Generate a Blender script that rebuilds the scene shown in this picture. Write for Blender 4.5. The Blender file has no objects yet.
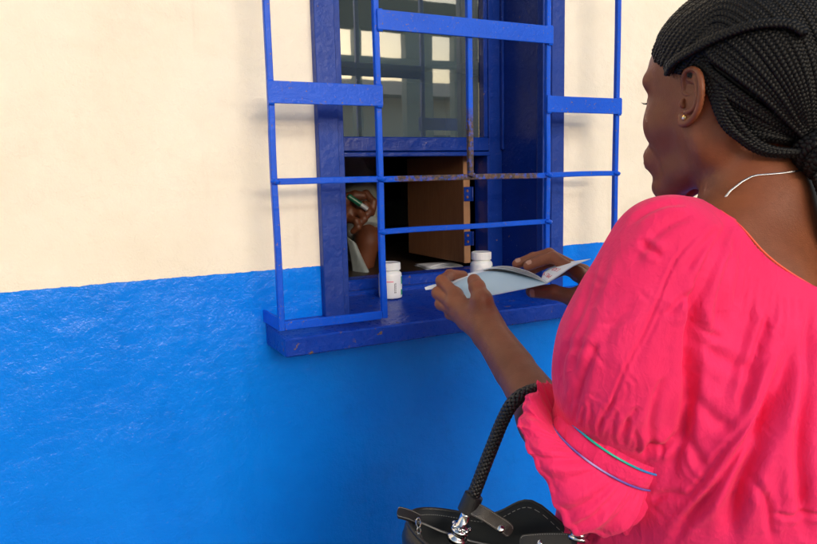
import bpy, math, random
import numpy as np
from mathutils import Vector, Matrix

random.seed(7)
RS = np.random.RandomState(11)
scene = bpy.context.scene
COL = scene.collection
PI = math.pi

# ------------------------------------------------------------------ camera
F_PX = 702.3
CAM = np.array([-.3773, -1.3084, .2718])
_yaw, _pit, _rol = .4822, -.136, -.0227
_cy, _sy, _cp, _sp = math.cos(_yaw), math.sin(_yaw), math.cos(_pit), math.sin(_pit)
FW = np.array([_sy * _cp, _cy * _cp, _sp])
_r = np.array([_cy, -_sy, 0.]); _u = np.cross(_r, FW)
RT = math.cos(_rol) * _r + math.sin(_rol) * _u
UPV = -math.sin(_rol) * _r + math.cos(_rol) * _u


def U(x, y, z):
    """photo pixel plus distance -> a point of the room"""
    return CAM + z * (FW + (x - 408.5) / F_PX * RT - (y - 272) / F_PX * UPV)


cam_d = bpy.data.cameras.new('camera')
cam = bpy.data.objects.new('camera', cam_d)
COL.objects.link(cam)
M = Matrix(((RT[0], UPV[0], -FW[0]), (RT[1], UPV[1], -FW[1]), (RT[2], UPV[2], -FW[2]))).to_4x4()
M.translation = Vector(CAM)
cam.matrix_world = M
cam_d.sensor_width = 36
cam_d.lens = F_PX / 817 * 36
cam_d.clip_start = .02
cam_d.clip_end = 600
scene.camera = cam
GZ = -1.12          # ground height (the sill is the origin)

# ------------------------------------------------------------------ render
scene.render.engine = 'CYCLES'
scene.cycles.use_denoising = True
scene.cycles.max_bounces = 8
scene.cycles.sample_clamp_indirect = 6
scene.cycles.caustics_reflective = False
scene.cycles.caustics_refractive = False
scene.view_settings.view_transform = 'Standard'
scene.view_settings.look = 'None'
scene.view_settings.gamma = 1
scene.view_settings.use_curve_mapping = False
scene.view_settings.exposure = .84


# ------------------------------------------------------------------ materials
class NT:
    def __init__(s, name):
        s.m = bpy.data.materials.new(name); s.m.use_nodes = True
        s.t = s.m.node_tree; s.n = s.t.nodes; s.l = s.t.links
        s.b = s.n['Principled BSDF']
        s.tc = s.n.new('ShaderNodeTexCoord')

    def new(s, typ, **kw):
        o = s.n.new(typ)
        for k, v in kw.items():
            if k.startswith('i_'):
                key = k[2:].replace('_', ' ')
                o.inputs[key].default_value = v
            else:
                setattr(o, k, v)
        return o

    def link(s, a, b): s.l.new(a, b)

    def noise(s, scale, detail=4, rough=.55, vec=None, dist=0.):
        n = s.new('ShaderNodeTexNoise')
        n.inputs['Scale'].default_value = scale; n.inputs['Detail'].default_value = detail
        n.inputs['Roughness'].default_value = rough; n.inputs['Distortion'].default_value = dist
        s.link(vec if vec is not None else s.tc.outputs['Object'], n.inputs['Vector'])
        return n.outputs['Fac']

    def scaled(s, x, y, z):
        m = s.new('ShaderNodeMapping'); m.inputs['Scale'].default_value = (x, y, z)
        s.link(s.tc.outputs['Object'], m.inputs['Vector']); return m.outputs['Vector']

    def ramp(s, fac, p0, p1, c0=(0, 0, 0, 1), c1=(1, 1, 1, 1)):
        r = s.new('ShaderNodeValToRGB')
        r.color_ramp.elements[0].position = p0; r.color_ramp.elements[1].position = p1
        r.color_ramp.elements[0].color = c0; r.color_ramp.elements[1].color = c1
        s.link(fac, r.inputs['Fac']); return r.outputs['Color']

    def mix(s, fac, a, b, mode='MIX'):
        m = s.new('ShaderNodeMix', data_type='RGBA', blend_type=mode)
        for sock, v in ((m.inputs['Factor'], fac), (m.inputs['A'], a), (m.inputs['B'], b)):
            if hasattr(v, 'is_output'): s.link(v, sock)
            elif isinstance(v, (tuple, list)): sock.default_value = tuple(v) + ((1,) if len(v) == 3 else ())
            else: sock.default_value = v
        return m.outputs['Result']

    def math(s, op, a, b=0., c=None):
        m = s.new('ShaderNodeMath', operation=op)
        for i, v in enumerate((a, b, c)):
            if v is None: continue
            if hasattr(v, 'is_output'): s.link(v, m.inputs[i])
            else: m.inputs[i].default_value = v
        return m.outputs[0]

    def bump(s, h, strength, dist, prev=None):
        b = s.new('ShaderNodeBump'); b.inputs['Strength'].default_value = strength
        b.inputs['Distance'].default_value = dist
        s.link(h, b.inputs['Height'])
        if prev is not None: s.link(prev, b.inputs['Normal'])
        return b.outputs['Normal']

    def set(s, color=None, rough=None, normal=None, **kw):
        for k, v in (('Base Color', color), ('Roughness', rough), ('Normal', normal)):
            if v is None: continue
            if hasattr(v, 'is_output'): s.link(v, s.b.inputs[k])
            elif isinstance(v, (tuple, list)): s.b.inputs[k].default_value = tuple(v) + ((1,) if len(v) == 3 else ())
            else: s.b.inputs[k].default_value = v
        for k, v in kw.items():
            key = k.replace('_', ' ')
            if hasattr(v, 'is_output'): s.link(v, s.b.inputs[key])
            else: s.b.inputs[key].default_value = v
        return s.m


def paint(name, col, col2=None, rough=.35, wear=0., bump=.25, rust=None):
    k = NT(name)
    n1 = k.noise(9, 5); n2 = k.noise(120, 4)
    c = k.mix(k.ramp(n1, .3, .7), col, col2 or tuple(v * .8 for v in col))
    chips = None
    if wear:
        w = k.noise(55, 6, .7)
        chips = k.ramp(w, .70 - wear * .12, .72 - wear * .12)
        c = k.mix(chips, c, (.16, .10, .07))
    nrm = k.bump(k.noise(70, 4, .6), bump, .004)
    nrm = k.bump(k.noise(420, 3), bump * .6, .0012, nrm)
    nrm = k.bump(k.noise(14, 3), bump * .8, .012, nrm)
    r = k.math('ADD', k.math('MULTIPLY', n2, .25), rough - .12)
    if chips is not None: r = k.math('MAXIMUM', r, k.math('MULTIPLY', chips, .8))
    k.b.inputs['Specular IOR Level'].default_value = .36
    return k.set(c, r, nrm)


def flat(name, col, rough=.5, metallic=0., **kw):
    k = NT(name)
    n = k.noise(60, 4)
    c = k.mix(n, tuple(v * .85 for v in col), tuple(min(1, v * 1.12) for v in col))
    r = k.math('ADD', k.math('MULTIPLY', n, .12), rough - .06)
    return k.set(c, r, Metallic=metallic, **kw)


MAT = {}


def mat_wall():
    k = NT('wall_paint')
    sep = k.new('ShaderNodeSeparateXYZ'); k.link(k.tc.outputs['Object'], sep.inputs[0])
    z = sep.outputs['Z']
    edge = k.math('ADD', z, k.math('MULTIPLY', k.math('SUBTRACT', k.noise(38, 5, .65), .5), .007))
    edge = k.math('ADD', edge, k.math('MULTIPLY', k.math('SUBTRACT', k.noise(3, 2), .5), .006))
    up = k.math('MULTIPLY_ADD', k.math('SUBTRACT', edge, .0985), 1400., .5); up.node.use_clamp = True
    lump = k.noise(34, 5, .5, dist=.6)
    cream = k.mix(k.ramp(k.noise(5, 6, .6), .35, .7), (.79, .735, .625), (.85, .80, .70))
    spots = k.ramp(k.noise(160, 3, .7), .695, .72)
    cream = k.mix(k.math('MULTIPLY', spots, .35), cream, (.45, .36, .26))
    scuff = k.ramp(k.noise(3.4, 8, .75), .54, .70)
    cream = k.mix(k.math('MULTIPLY', scuff, .22), cream, (.50, .43, .33))
    drip = k.math('MULTIPLY', k.ramp(k.noise(26, 4, .6, k.scaled(1, 1, .06)), .60, .72), k.ramp(k.noise(4, 3), .5, .62))
    cream = k.mix(k.math('MULTIPLY', drip, .16), cream, (.42, .34, .24))
    blue = k.mix(k.ramp(k.noise(6, 5, .6), .3, .7), (.0005, .180, .82), (.0008, .212, .90))
    nick = k.ramp(k.noise(75, 6, .8), .705, .715)
    blue = k.mix(nick, blue, (.30, .38, .45))
    dirt = k.ramp(k.noise(9, 8, .75), .55, .72)
    blue = k.mix(k.math('MULTIPLY', dirt, .20), blue, (.002, .07, .36))
    c = k.mix(up, blue, cream)
    k.b.inputs['Specular IOR Level'].default_value = .34
    r = k.mix(up, (.21, .21, .21), (.75, .75, .75))
    r = k.math('ADD', r, k.math('MULTIPLY', k.math('SUBTRACT', k.noise(90, 3), .5), .18))
    # grainy render with short trowel ridges under thick gloss paint
    v = k.scaled(1, 1, 1.5)
    n = k.bump(k.noise(120, 3, .5, None, .7), .24, .0036)
    n = k.bump(k.noise(230, 3, .55, v, .6), .28, .0018, n)
    n = k.bump(lump, .13, .008, n)
    n = k.bump(k.noise(7, 3), .22, .05, n)
    n = k.bump(k.noise(330, 2), .35, .0011, n)
    n = k.bump(up, .35, .0015, n)
    return k.set(c, r, n)


def mat_skin(f=1., name='skin'):
    k = NT(name)
    n1 = k.noise(11, 4); n2 = k.noise(300, 3); n3 = k.noise(45, 5, .6)
    c = k.mix(k.ramp(n1, .3, .7), tuple(v * f for v in (.175, .052, .022)), tuple(v * f for v in (.250, .083, .037)))
    c = k.mix(k.math('MULTIPLY', k.ramp(n3, .45, .75), .35), c, (.110, .032, .013))
    n = k.bump(n2, .22, .0008)
    pv = k.new('ShaderNodeTexVoronoi'); pv.inputs['Scale'].default_value = 650; k.link(k.tc.outputs['Object'], pv.inputs['Vector'])
    n = k.bump(pv.outputs['Distance'], .30, .0005, n)
    n = k.bump(k.noise(130, 4, .6), .22, .0012, n)
    k.b.inputs['Specular IOR Level'].default_value = .38
    n = k.bump(k.noise(900, 2), .18, .0003, n)
    r = k.math('ADD', k.math('MULTIPLY', n3, .25), .34)
    m = k.set(c, r, n)
    k.b.inputs['Subsurface Weight'].default_value = .12
    k.b.inputs['Subsurface Radius'].default_value = (.010, .004, .002)
    k.b.inputs['Subsurface Scale'].default_value = .6
    return m


def mat_cloth(name, col, col2, weave=2600., trans=.0, crease=1.):
    k = NT(name)
    n1 = k.noise(14, 5, .6)
    c = k.mix(k.ramp(n1, .3, .72), col, col2)
    wv = k.noise(900, 3, .7, k.scaled(1, 1, .25))
    c = k.mix(k.math('MULTIPLY', wv, .10), c, tuple(v * .55 for v in col))
    n = k.bump(k.noise(46, 6, .62, k.scaled(1, 1, .55), .5), .35 * crease, .006)
    n = k.bump(k.noise(150, 4, .6, None, .8), .28 * crease, .0016, n)
    # crisp crease lines pressed into thin cotton
    for sc_, st_, ds_ in ((13, .16, .0035), (29, .10, .0018)):
        a_ = k.math('ABSOLUTE', k.math('SUBTRACT', k.noise(sc_, 3, .5, k.scaled(1, 1, .6), 1.2), .5))
        n = k.bump(k.ramp(a_, .0, .035, (1, 1, 1, 1), (0, 0, 0, 1)), st_ * crease, ds_, n)
    wx = k.new('ShaderNodeTexWave'); wx.inputs['Scale'].default_value = 420; wx.inputs['Distortion'].default_value = 1.5; wx.bands_direction = 'Z'
    k.link(k.tc.outputs['Object'], wx.inputs['Vector'])
    n = k.bump(wx.outputs['Fac'], .18, .0004, n)
    n = k.bump(k.noise(1300, 2), .25, .0004, n)
    m = k.set(c, .72, n)
    k.b.inputs['Specular IOR Level'].default_value = .25
    k.b.inputs['Sheen Weight'].default_value = .08
    return m


def mat_wood():
    k = NT('raw_wood')
    g = k.noise(14, 8, .65, k.scaled(1, 9, 1), .8)
    c = k.mix(g, (.14, .052, .020), (.32, .135, .055))
    n = k.bump(g, .3, .002)
    return k.set(c, .65, n)


def mat_bar():
    k = NT('grille_paint')
    n1 = k.noise(9, 5)
    c = k.mix(k.ramp(n1, .3, .7), (.0005, .074, .60), (.001, .094, .72))
    w = k.noise(190, 5, .7)
    chips = k.ramp(w, .635, .655)
    c = k.mix(chips, c, (.20, .15, .15))
    # worn bare steel around the hand-height crossing
    sep = k.new('ShaderNodeSeparateXYZ'); k.link(k.tc.outputs['Object'], sep.inputs[0])
    def window(v, lo, hi, s):
        a = k.math('MULTIPLY_ADD', k.math('SUBTRACT', v, lo), s, .5); a.node.use_clamp = True
        b = k.math('MULTIPLY_ADD', k.math('SUBTRACT', hi, v), s, .5); b.node.use_clamp = True
        return k.math('MULTIPLY', a, b)
    nz = k.math('MULTIPLY', k.math('SUBTRACT', k.noise(60, 5, .7), .5), .10)
    xx = k.math('ADD', sep.outputs['X'], nz); zz = k.math('ADD', sep.outputs['Z'], nz)
    m1 = k.math('MULTIPLY', window(xx, .235, .575, 60), window(zz, .235, .30, 60))
    m2 = k.math('MULTIPLY', window(xx, .385, .43, 80), window(zz, .26, .395, 30))
    worn = k.math('MAXIMUM', m1, m2)
    worn = k.math('MULTIPLY', worn, k.ramp(k.noise(120, 4, .7), .28, .5))
    rc = k.mix(k.ramp(k.noise(150, 4, .7), .42, .62), (.045, .040, .042), (.15, .085, .06))
    c = k.mix(worn, c, rc)
    r = k.math('ADD', k.math('MULTIPLY', k.noise(100, 3), .2), .26)
    r = k.math('MAXIMUM', r, k.math('MULTIPLY', k.math('MAXIMUM', worn, chips), .62))
    k.b.inputs['Specular IOR Level'].default_value = .3
    n = k.bump(k.noise(130, 4, .6), .3, .003)
    n = k.bump(k.noise(500, 3), .3, .0012, n)
    return k.set(c, r, n)


MAT['wall'] = mat_wall()
MAT['skin'] = mat_skin()
MAT['skin_shaded'] = mat_skin(.42, 'shaded_skin')  # attendant's skin, darkened so the shade behind the hatch is in its colour
MAT['bar'] = mat_bar()
MAT['casing'] = paint('casing_paint', (.006, .044, .31), (.005, .034, .25), .45, .25, .45)
MAT['frame'] = paint('frame_paint', (.004, .030, .25), (.003, .024, .20), .22, .1, .35)
MAT['sill'] = paint('sill_paint', (.003, .050, .42), (.003, .038, .34), .30, .45, .5)
MAT['wood'] = mat_wood()
MAT['blouse'] = mat_cloth('pink_cotton', (.80, .016, .120), (.87, .028, .155))
MAT['skirt'] = mat_cloth('dark_pink_cotton', (.30, .008, .040), (.36, .010, .05))
MAT['coat'] = mat_cloth('coat_cotton', (.24, .28, .28), (.32, .36, .36))
MAT['undersleeve'] = mat_cloth('grey_shirt', (.10, .13, .13), (.13, .16, .16))
MAT['braid'] = None


# ------------------------------------------------------------------ scene graph helpers
def link(o, parent=None):
    COL.objects.link(o)
    if parent is not None: o.parent = parent
    return o


def tag(o, label=None, cat=None, group=None, kind=None):
    if label: o['label'] = label
    if cat: o['category'] = cat
    if group: o['group'] = group
    if kind: o['kind'] = kind
    return o


def empty(name, loc, label, cat, group=None):
    o = bpy.data.objects.new(name, None); o.location = Vector([float(v) for v in loc]); link(o)
    o.empty_display_size = .05
    return tag(o, label, cat, group)


class MB:
    """collects geometry in world coordinates; build() makes one mesh object"""
    def __init__(s): s.v = []; s.f = []; s.n = 0; s.mi = []

    def add(s, verts, faces, mi=0):
        verts = np.asarray(verts, float)
        s.v.append(verts)
        fs = [tuple(i + s.n for i in f) for f in faces]
        s.f += fs; s.mi += [mi] * len(fs); s.n += len(verts)
        return s

    def box(s, lo, hi, bev=0., mi=0, mat=None):
        x0, y0, z0 = lo; x1, y1, z1 = hi
        if bev <= 0:
            v = [(x0, y0, z0), (x1, y0, z0), (x1, y1, z0), (x0, y1, z0), (x0, y0, z1), (x1, y0, z1), (x1, y1, z1), (x0, y1, z1)]
            f = [(0, 3, 2, 1), (4, 5, 6, 7), (0, 1, 5, 4), (1, 2, 6, 5), (2, 3, 7, 6), (3, 0, 4, 7)]
        else:
            b = bev
            v = []
            for z, ins in ((z0, b), (z0 + b, 0), (z1 - b, 0), (z1, b)):
                i = ins
                pts = [(x0 + i, y0 + i), (x1 - i, y0 + i), (x1 - i, y1 - i), (x0 + i, y1 - i)]
                # chamfer vertical edges as well
                for q, (px, py) in enumerate(pts):
                    dx = b * .6 * (1 if q in (0, 3) else -1); dy = b * .6 * (1 if q in (0, 1) else -1)
                    a_, b_ = ((px, py + dy, z), (px + dx, py, z))
                    v += [a_, b_] if q in (0, 2) else [b_, a_]
            f = [tuple(reversed(range(8))), tuple(range(24, 32))]
            for k in range(3):
                for q in range(8):
                    f.append((k * 8 + q, k * 8 + (q + 1) % 8, (k + 1) * 8 + (q + 1) % 8, (k + 1) * 8 + q))
        v = np.array(v)
        if mat is not None: v = v @ np.array(mat)[:3, :3].T + np.array(mat)[:3, 3]
        return s.add(v, f, mi)

    def tube(s, pts, rad, n=12, closed=False, caps=True, mi=0, flat_=None):
        pts = np.asarray(pts, float); m = len(pts)
        rad = np.broadcast_to(np.asarray(rad, float), (m,))
        T = np.gradient(pts, axis=0)
        if closed: T = np.roll(pts, -1, 0) - np.roll(pts, 1, 0)
        T /= np.linalg.norm(T, axis=1)[:, None] + 1e-12
        ref = np.array([0, 0, 1.]) if abs(T[0][2]) < .9 else np.array([1., 0, 0])
        Nn = np.zeros_like(pts); a = np.cross(T[0], ref); a /= np.linalg.norm(a)
        for i in range(m):
            a = a - T[i] * (a @ T[i]); a /= np.linalg.norm(a); Nn[i] = a
        B = np.cross(T, Nn)
        ang = np.linspace(0, 2 * PI, n, endpoint=False)
        V = pts[:, None, :] + rad[:, None, None] * (np.cos(ang)[None, :, None] * Nn[:, None, :] + np.sin(ang)[None, :, None] * B[:, None, :])
        F = []
        for i in range(m if closed else m - 1):
            j = (i + 1) % m
            for q in range(n):
                F.append((i * n + q, i * n + (q + 1) % n, j * n + (q + 1) % n, j * n + q))
        if caps and not closed:
            F.append(tuple(reversed(range(n)))); F.append(tuple(range((m - 1) * n, m * n)))
        return s.add(V.reshape(-1, 3), F, mi)

    def lathe(s, prof, center=(0, 0, 0), n=40, mi=0, mat=None):
        ang = np.linspace(0, 2 * PI, n, endpoint=False)
        V = []
        for r, z in prof:
            for a in ang: V.append((r * math.cos(a), r * math.sin(a), z))
        F = []
        for i in range(len(prof) - 1):
            for q in range(n): F.append((i * n + q, i * n + (q + 1) % n, (i + 1) * n + (q + 1) % n, (i + 1) * n + q))
        V = np.array(V)
        if mat is not None: V = V @ np.array(mat)[:3, :3].T + np.array(mat)[:3, 3]
        return s.add(V + np.array(center), F, mi)

    def build(s, name, mat, parent=None, smooth=False, bevel=0.):
        V = np.concatenate(s.v)
        if parent is not None:
            V = V - np.array(parent_world(parent))
        me = bpy.data.meshes.new(name)
        me.from_pydata(V.tolist(), [], s.f)
        mats = mat if isinstance(mat, (list, tuple)) else [mat]
        for m in mats: me.materials.append(m)
        if len(mats) > 1:
            me.polygons.foreach_set('material_index', s.mi)
        if smooth: me.polygons.foreach_set('use_smooth', [True] * len(me.polygons))
        me.update()
        o = bpy.data.objects.new(name, me)
        if parent is None:
            pass
        link(o, parent)
        if bevel:
            b = o.modifiers.new('bevel', 'BEVEL'); b.width = bevel; b.segments = 2; b.limit_method = 'ANGLE'
        return o


def parent_world(p):
    v = Vector((0, 0, 0))
    while p is not None:
        v = v + p.location; p = p.parent
    return (v.x, v.y, v.z)


def fast_mesh(name, V, Q, mat, parent=None, smooth=True):
    """numpy verts and quads -> one mesh object"""
    V = np.asarray(V, np.float64)
    if parent is not None: V = V - np.array(parent_world(parent))
    me = bpy.data.meshes.new(name)
    me.vertices.add(len(V)); me.vertices.foreach_set('co', V.astype(np.float32).ravel())
    Q = np.asarray(Q, np.int32)
    me.loops.add(Q.size); me.loops.foreach_set('vertex_index', Q.ravel())
    me.polygons.add(len(Q))
    me.polygons.foreach_set('loop_start', np.arange(0, Q.size, Q.shape[1], dtype=np.int32))
    me.polygons.foreach_set('loop_total', np.full(len(Q), Q.shape[1], np.int32))
    me.polygons.foreach_set('use_smooth', np.full(len(Q), smooth))
    mats = mat if isinstance(mat, (list, tuple)) else [mat]
    for m in mats: me.materials.append(m)
    me.update(); me.validate()
    o = bpy.data.objects.new(name, me)
    return link(o, parent)


# ------------------------------------------------------------------ numpy noise
def _hash(ix, iy, iz, seed):
    h = (ix.astype(np.int64) * 374761393 + iy.astype(np.int64) * 668265263 + iz.astype(np.int64) * 2147483647 + seed * 974711) & 0xffffffff
    h = ((h ^ (h >> 13)) * 1274126177) & 0xffffffff
    h = h ^ (h >> 16)
    return (h & 0xffffff) / float(0xffffff)


def vnoise(P, seed=0):
    P = np.asarray(P, float)
    I = np.floor(P).astype(np.int64); f = P - I; f = f * f * f * (f * (f * 6 - 15) + 10)
    r = 0
    for dx in (0, 1):
        for dy in (0, 1):
            for dz in (0, 1):
                w = (f[:, 0] if dx else 1 - f[:, 0]) * (f[:, 1] if dy else 1 - f[:, 1]) * (f[:, 2] if dz else 1 - f[:, 2])
                r = r + w * _hash(I[:, 0] + dx, I[:, 1] + dy, I[:, 2] + dz, seed)
    return r * 2 - 1


def fbm(P, seed=0, oct=4):
    r = 0; a = 1.; P = np.asarray(P, float)
    for o in range(oct):
        r = r + a * vnoise(P * (2 ** o), seed + o * 17); a *= .5
    return r


# ------------------------------------------------------------------ signed-distance modelling
def nrm(v): v = np.asarray(v, float); return v / np.linalg.norm(v)


def sd_cone(P, a, b, ra, rb):
    a = np.asarray(a, float); b = np.asarray(b, float)
    ba = b - a; pa = P - a
    h = np.clip((pa @ ba) / (ba @ ba), 0, 1)
    return np.linalg.norm(pa - h[:, None] * ba, axis=1) - (ra + (rb - ra) * h)


def sd_ell(P, c, R, rad):
    """R rows: local axes"""
    q = (P - np.asarray(c)) @ np.asarray(R).T
    rad = np.asarray(rad, float)
    k0 = np.linalg.norm(q / rad, axis=1); k1 = np.linalg.norm(q / rad ** 2, axis=1)
    return k0 * (k0 - 1) / (k1 + 1e-9)


def smin(a, b, k):
    h = np.clip(.5 + .5 * (b - a) / k, 0, 1)
    return b + (a - b) * h - k * h * (1 - h)


def smax(a, b, k): return -smin(-a, -b, k)


def eval_sparse(fn, lo, hi, h):
    lo = np.asarray(lo, float); hi = np.asarray(hi, float)
    B = 8
    n = (np.ceil((hi - lo) / h / B).astype(int)) * B
    nb = n // B
    S = np.empty(n, np.float32)
    gi = np.stack(np.meshgrid(*[np.arange(k) for k in nb], indexing='ij'), -1).reshape(-1, 3)
    cen = lo + (gi * B + (B - 1) / 2.) * h
    d = np.concatenate([fn(cen[i:i + 200000]) for i in range(0, len(cen), 200000)])
    near = np.abs(d) < B * h * .87 * 1.6 + h
    Sv = S.reshape(nb[0], B, nb[1], B, nb[2], B).transpose(0, 2, 4, 1, 3, 5)
    Sb = np.where(d < 0, -1., 1.).astype(np.float32).reshape(*nb, 1, 1, 1)
    Sv[...] = Sb
    off = np.stack(np.meshgrid(*[np.arange(B)] * 3, indexing='ij'), -1).reshape(-1, 3)
    idx = gi[near]
    for i in range(0, len(idx), 600):
        g = idx[i:i + 600]
        pts = lo + (g[:, None, :] * B + off[None]) * h
        v = fn(pts.reshape(-1, 3)).reshape(len(g), B, B, B)
        Sv[g[:, 0], g[:, 1], g[:, 2]] = v
    # write back (the transpose above is a view)
    return S, lo


def surface_nets(S, lo, h):
    ins = S < 0
    c = np.zeros(tuple(k - 1 for k in S.shape), np.uint8)
    for dx in (0, 1):
        for dy in (0, 1):
            for dz in (0, 1):
                c += ins[dx:S.shape[0] - 1 + dx, dy:S.shape[1] - 1 + dy, dz:S.shape[2] - 1 + dz]
    act = (c > 0) & (c < 8)
    A = np.argwhere(act)
    idmap = np.full(act.shape, -1, np.int32); idmap[act] = np.arange(len(A))
    acc = np.zeros((len(A), 3)); cnt = np.zeros(len(A))
    cor = [(dx, dy, dz) for dx in (0, 1) for dy in (0, 1) for dz in (0, 1)]
    val = {k: S[A[:, 0] + k[0], A[:, 1] + k[1], A[:, 2] + k[2]].astype(float) for k in cor}
    for k in cor:
        for ax in range(3):
            if k[ax]: continue
            k2 = list(k); k2[ax] = 1; k2 = tuple(k2)
            a, b = val[k], val[k2]
            x = (a < 0) != (b < 0)
            t = np.where(x, a / np.where(x, a - b, 1), 0)
            p = np.array(k, float)[None].repeat(len(A), 0); p[:, ax] += t
            acc += np.where(x[:, None], p, 0); cnt += x
    V = lo + (A + acc / cnt[:, None]) * h
    Q = []
    for ax in range(3):
        sl0 = [slice(None)] * 3; sl1 = [slice(None)] * 3
        sl0[ax] = slice(0, -1); sl1[ax] = slice(1, None)
        a = ins[tuple(sl0)]; b = ins[tuple(sl1)]
        E = np.argwhere(a != b)
        o1, o2 = (ax + 1) % 3, (ax + 2) % 3
        ok = (E[:, o1] > 0) & (E[:, o2] > 0) & (E[:, o1] < S.shape[o1] - 1) & (E[:, o2] < S.shape[o2] - 1)
        E = E[ok]
        flip = ~a[E[:, 0], E[:, 1], E[:, 2]]
        def cell(d1, d2):
            q = E.copy(); q[:, o1] += d1; q[:, o2] += d2
            return idmap[q[:, 0], q[:, 1], q[:, 2]]
        q = np.stack([cell(-1, -1), cell(0, -1), cell(0, 0), cell(-1, 0)], 1)
        q[flip] = q[flip][:, ::-1]
        Q.append(q)
    Q = np.concatenate(Q)
    Q = Q[(Q >= 0).all(1)]
    return V, Q


def smooth_mesh(V, Q, it=2, lam=.5):
    e = np.concatenate([Q[:, [0, 1]], Q[:, [1, 2]], Q[:, [2, 3]], Q[:, [3, 0]]])
    n = len(V)
    for k in range(it):
        s = np.zeros((n, 3)); c = np.zeros(n)
        for i in range(3):
            s[:, i] = np.bincount(e[:, 0], V[e[:, 1], i], n) + np.bincount(e[:, 1], V[e[:, 0], i], n)
        c = np.bincount(e[:, 0], minlength=n) + np.bincount(e[:, 1], minlength=n)
        V = V + lam * (s / c[:, None] - V)
    return V


def sdf_mesh(fn, lo, hi, h, it=2):
    S, l = eval_sparse(fn, lo, hi, h)
    V, Q = surface_nets(S, l, h)
    return smooth_mesh(V, Q, it), Q


def join(meshes):
    Vs, Qs, n = [], [], 0
    for V, Q in meshes:
        Vs.append(V); Qs.append(np.asarray(Q) + n); n += len(V)
    return np.concatenate(Vs), np.concatenate(Qs)


def catmull(pts, n):
    """smooth curve through control points (any dimension)"""
    P = np.asarray(pts, float)
    P = np.concatenate([[2 * P[0] - P[1]], P, [2 * P[-1] - P[-2]]])
    out = []
    m = len(P) - 3
    ts = np.linspace(0, m - 1e-9, n)
    for t in ts:
        i = int(t); u = t - i
        p0, p1, p2, p3 = P[i:i + 4]
        out.append(.5 * ((2 * p1) + (-p0 + p2) * u + (2 * p0 - 5 * p1 + 4 * p2 - p3) * u * u + (-p0 + 3 * p1 - 3 * p2 + p3) * u ** 3))
    return np.array(out)

#@@SETTING
#@@PEOPLE
#@@PROPS
# ================================================================== SETTING
# ground, one sheet to the horizon, and the veranda slab
g = MB().box((-150, -300, GZ - .3), (150, 150, GZ - .1)).build('ground', flat('red_earth', (.28, .17, .10), .9))
tag(g, kind='structure')
g = MB().box((-7, -3.2, GZ - .12), (7, 0, GZ), .01).build('veranda_floor', flat('concrete', (.34, .32, .29), .8))
tag(g, kind='structure')
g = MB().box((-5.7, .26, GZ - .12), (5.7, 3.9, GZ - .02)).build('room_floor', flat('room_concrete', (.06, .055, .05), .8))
tag(g, kind='structure')

OX0, OX1, OZ0, OZ1 = .140, .685, -.045, .86
# the plastered wall with its window opening
w = MB()
xs = [-6, OX0, OX1, 6]; zs = [GZ - .1, OZ0, OZ1, 2.2]
for i in range(3):
    for j in range(3):
        if i == 1 and j == 1: continue
        w.add([(xs[i], 0, zs[j]), (xs[i + 1], 0, zs[j]), (xs[i + 1], 0, zs[j + 1]), (xs[i], 0, zs[j + 1])], [(0, 1, 2, 3)])
        w.add([(xs[i], .25, zs[j]), (xs[i + 1], .25, zs[j]), (xs[i + 1], .25, zs[j + 1]), (xs[i], .25, zs[j + 1])], [(3, 2, 1, 0)])
for (a, b) in (((OX0, OZ0), (OX1, OZ0)), ((OX1, OZ0), (OX1, OZ1)), ((OX1, OZ1), (OX0, OZ1)), ((OX0, OZ1), (OX0, OZ0)),
               ((-6, GZ - .1), (-6, 2.2)), ((-6, 2.2), (6, 2.2)), ((6, 2.2), (6, GZ - .1))):
    w.add([(a[0], 0, a[1]), (b[0], 0, b[1]), (b[0], .25, b[1]), (a[0], .25, a[1])], [(0, 1, 2, 3)])
wall = w.build('plaster_wall', MAT['wall'])
tag(wall, 'rough plastered wall painted cream above and glossy bright blue below', 'wall')

# the dim room behind
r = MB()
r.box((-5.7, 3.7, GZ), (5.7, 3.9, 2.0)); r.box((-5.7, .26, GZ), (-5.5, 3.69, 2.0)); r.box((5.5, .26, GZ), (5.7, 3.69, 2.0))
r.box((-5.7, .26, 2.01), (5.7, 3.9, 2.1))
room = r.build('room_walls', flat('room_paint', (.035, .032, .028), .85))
tag(room, 'dark unlit inner walls of the room behind the hatch', 'room wall')

# ------------------------------------------------------------------ window
WD = .150            # depth of the sash plane
win = empty('hatch_window', (.4125, .0, 0), 'dark blue timber window with one glass pane over an open serving hatch', 'window')
wc, wf = MAT['casing'], MAT['frame']
b = MB()
b.box((.110, -.020, -.0112), (.151, .010, .90), .002)
b.box((.674, -.020, -.0112), (.7105, .010, .90), .002)
b.box((.1512, -.020, .86), (.6738, .010, .90), .002)
b.build('architrave', wc, win)
b = MB()
b.box((.1512, -.010, -.0110), (.166, .012, .8598), .002)
b.box((.6565, -.010, -.0110), (.6738, .012, .8598), .002)
b.build('stop_bead', wc, win)
b = MB()
b.box((.144, .0125, -.010), (.163, .235, .858), .0015)
b.box((.6575, .0125, -.010), (.683, .235, .858), .0015)
b.box((.1635, .0125, .838), (.657, .235, .858), .0015)
b.build('jamb_lining', wf, win)
b = MB()
b.box((.1635, WD, -.008), (.212, WD + .045, .8375), .002)       # stiles
b.box((.618, WD, -.008), (.657, WD + .045, .8375), .002)
b.box((.2122, WD, .80), (.6178, WD + .045, .8375), .002)
b.box((.2122, WD, .3285), (.6178, WD + .045, .361), .002)          # transom
b.box((.2122, WD - .006, .3165), (.6178, WD + .040, .3265), .0015)
b.box((.650, WD - .010, .331), (.657, WD - .0003, .8375), .001)
b.build('sash_frame', wf, win)
b = MB()                                                       # beads round the pane and the hatch
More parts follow.
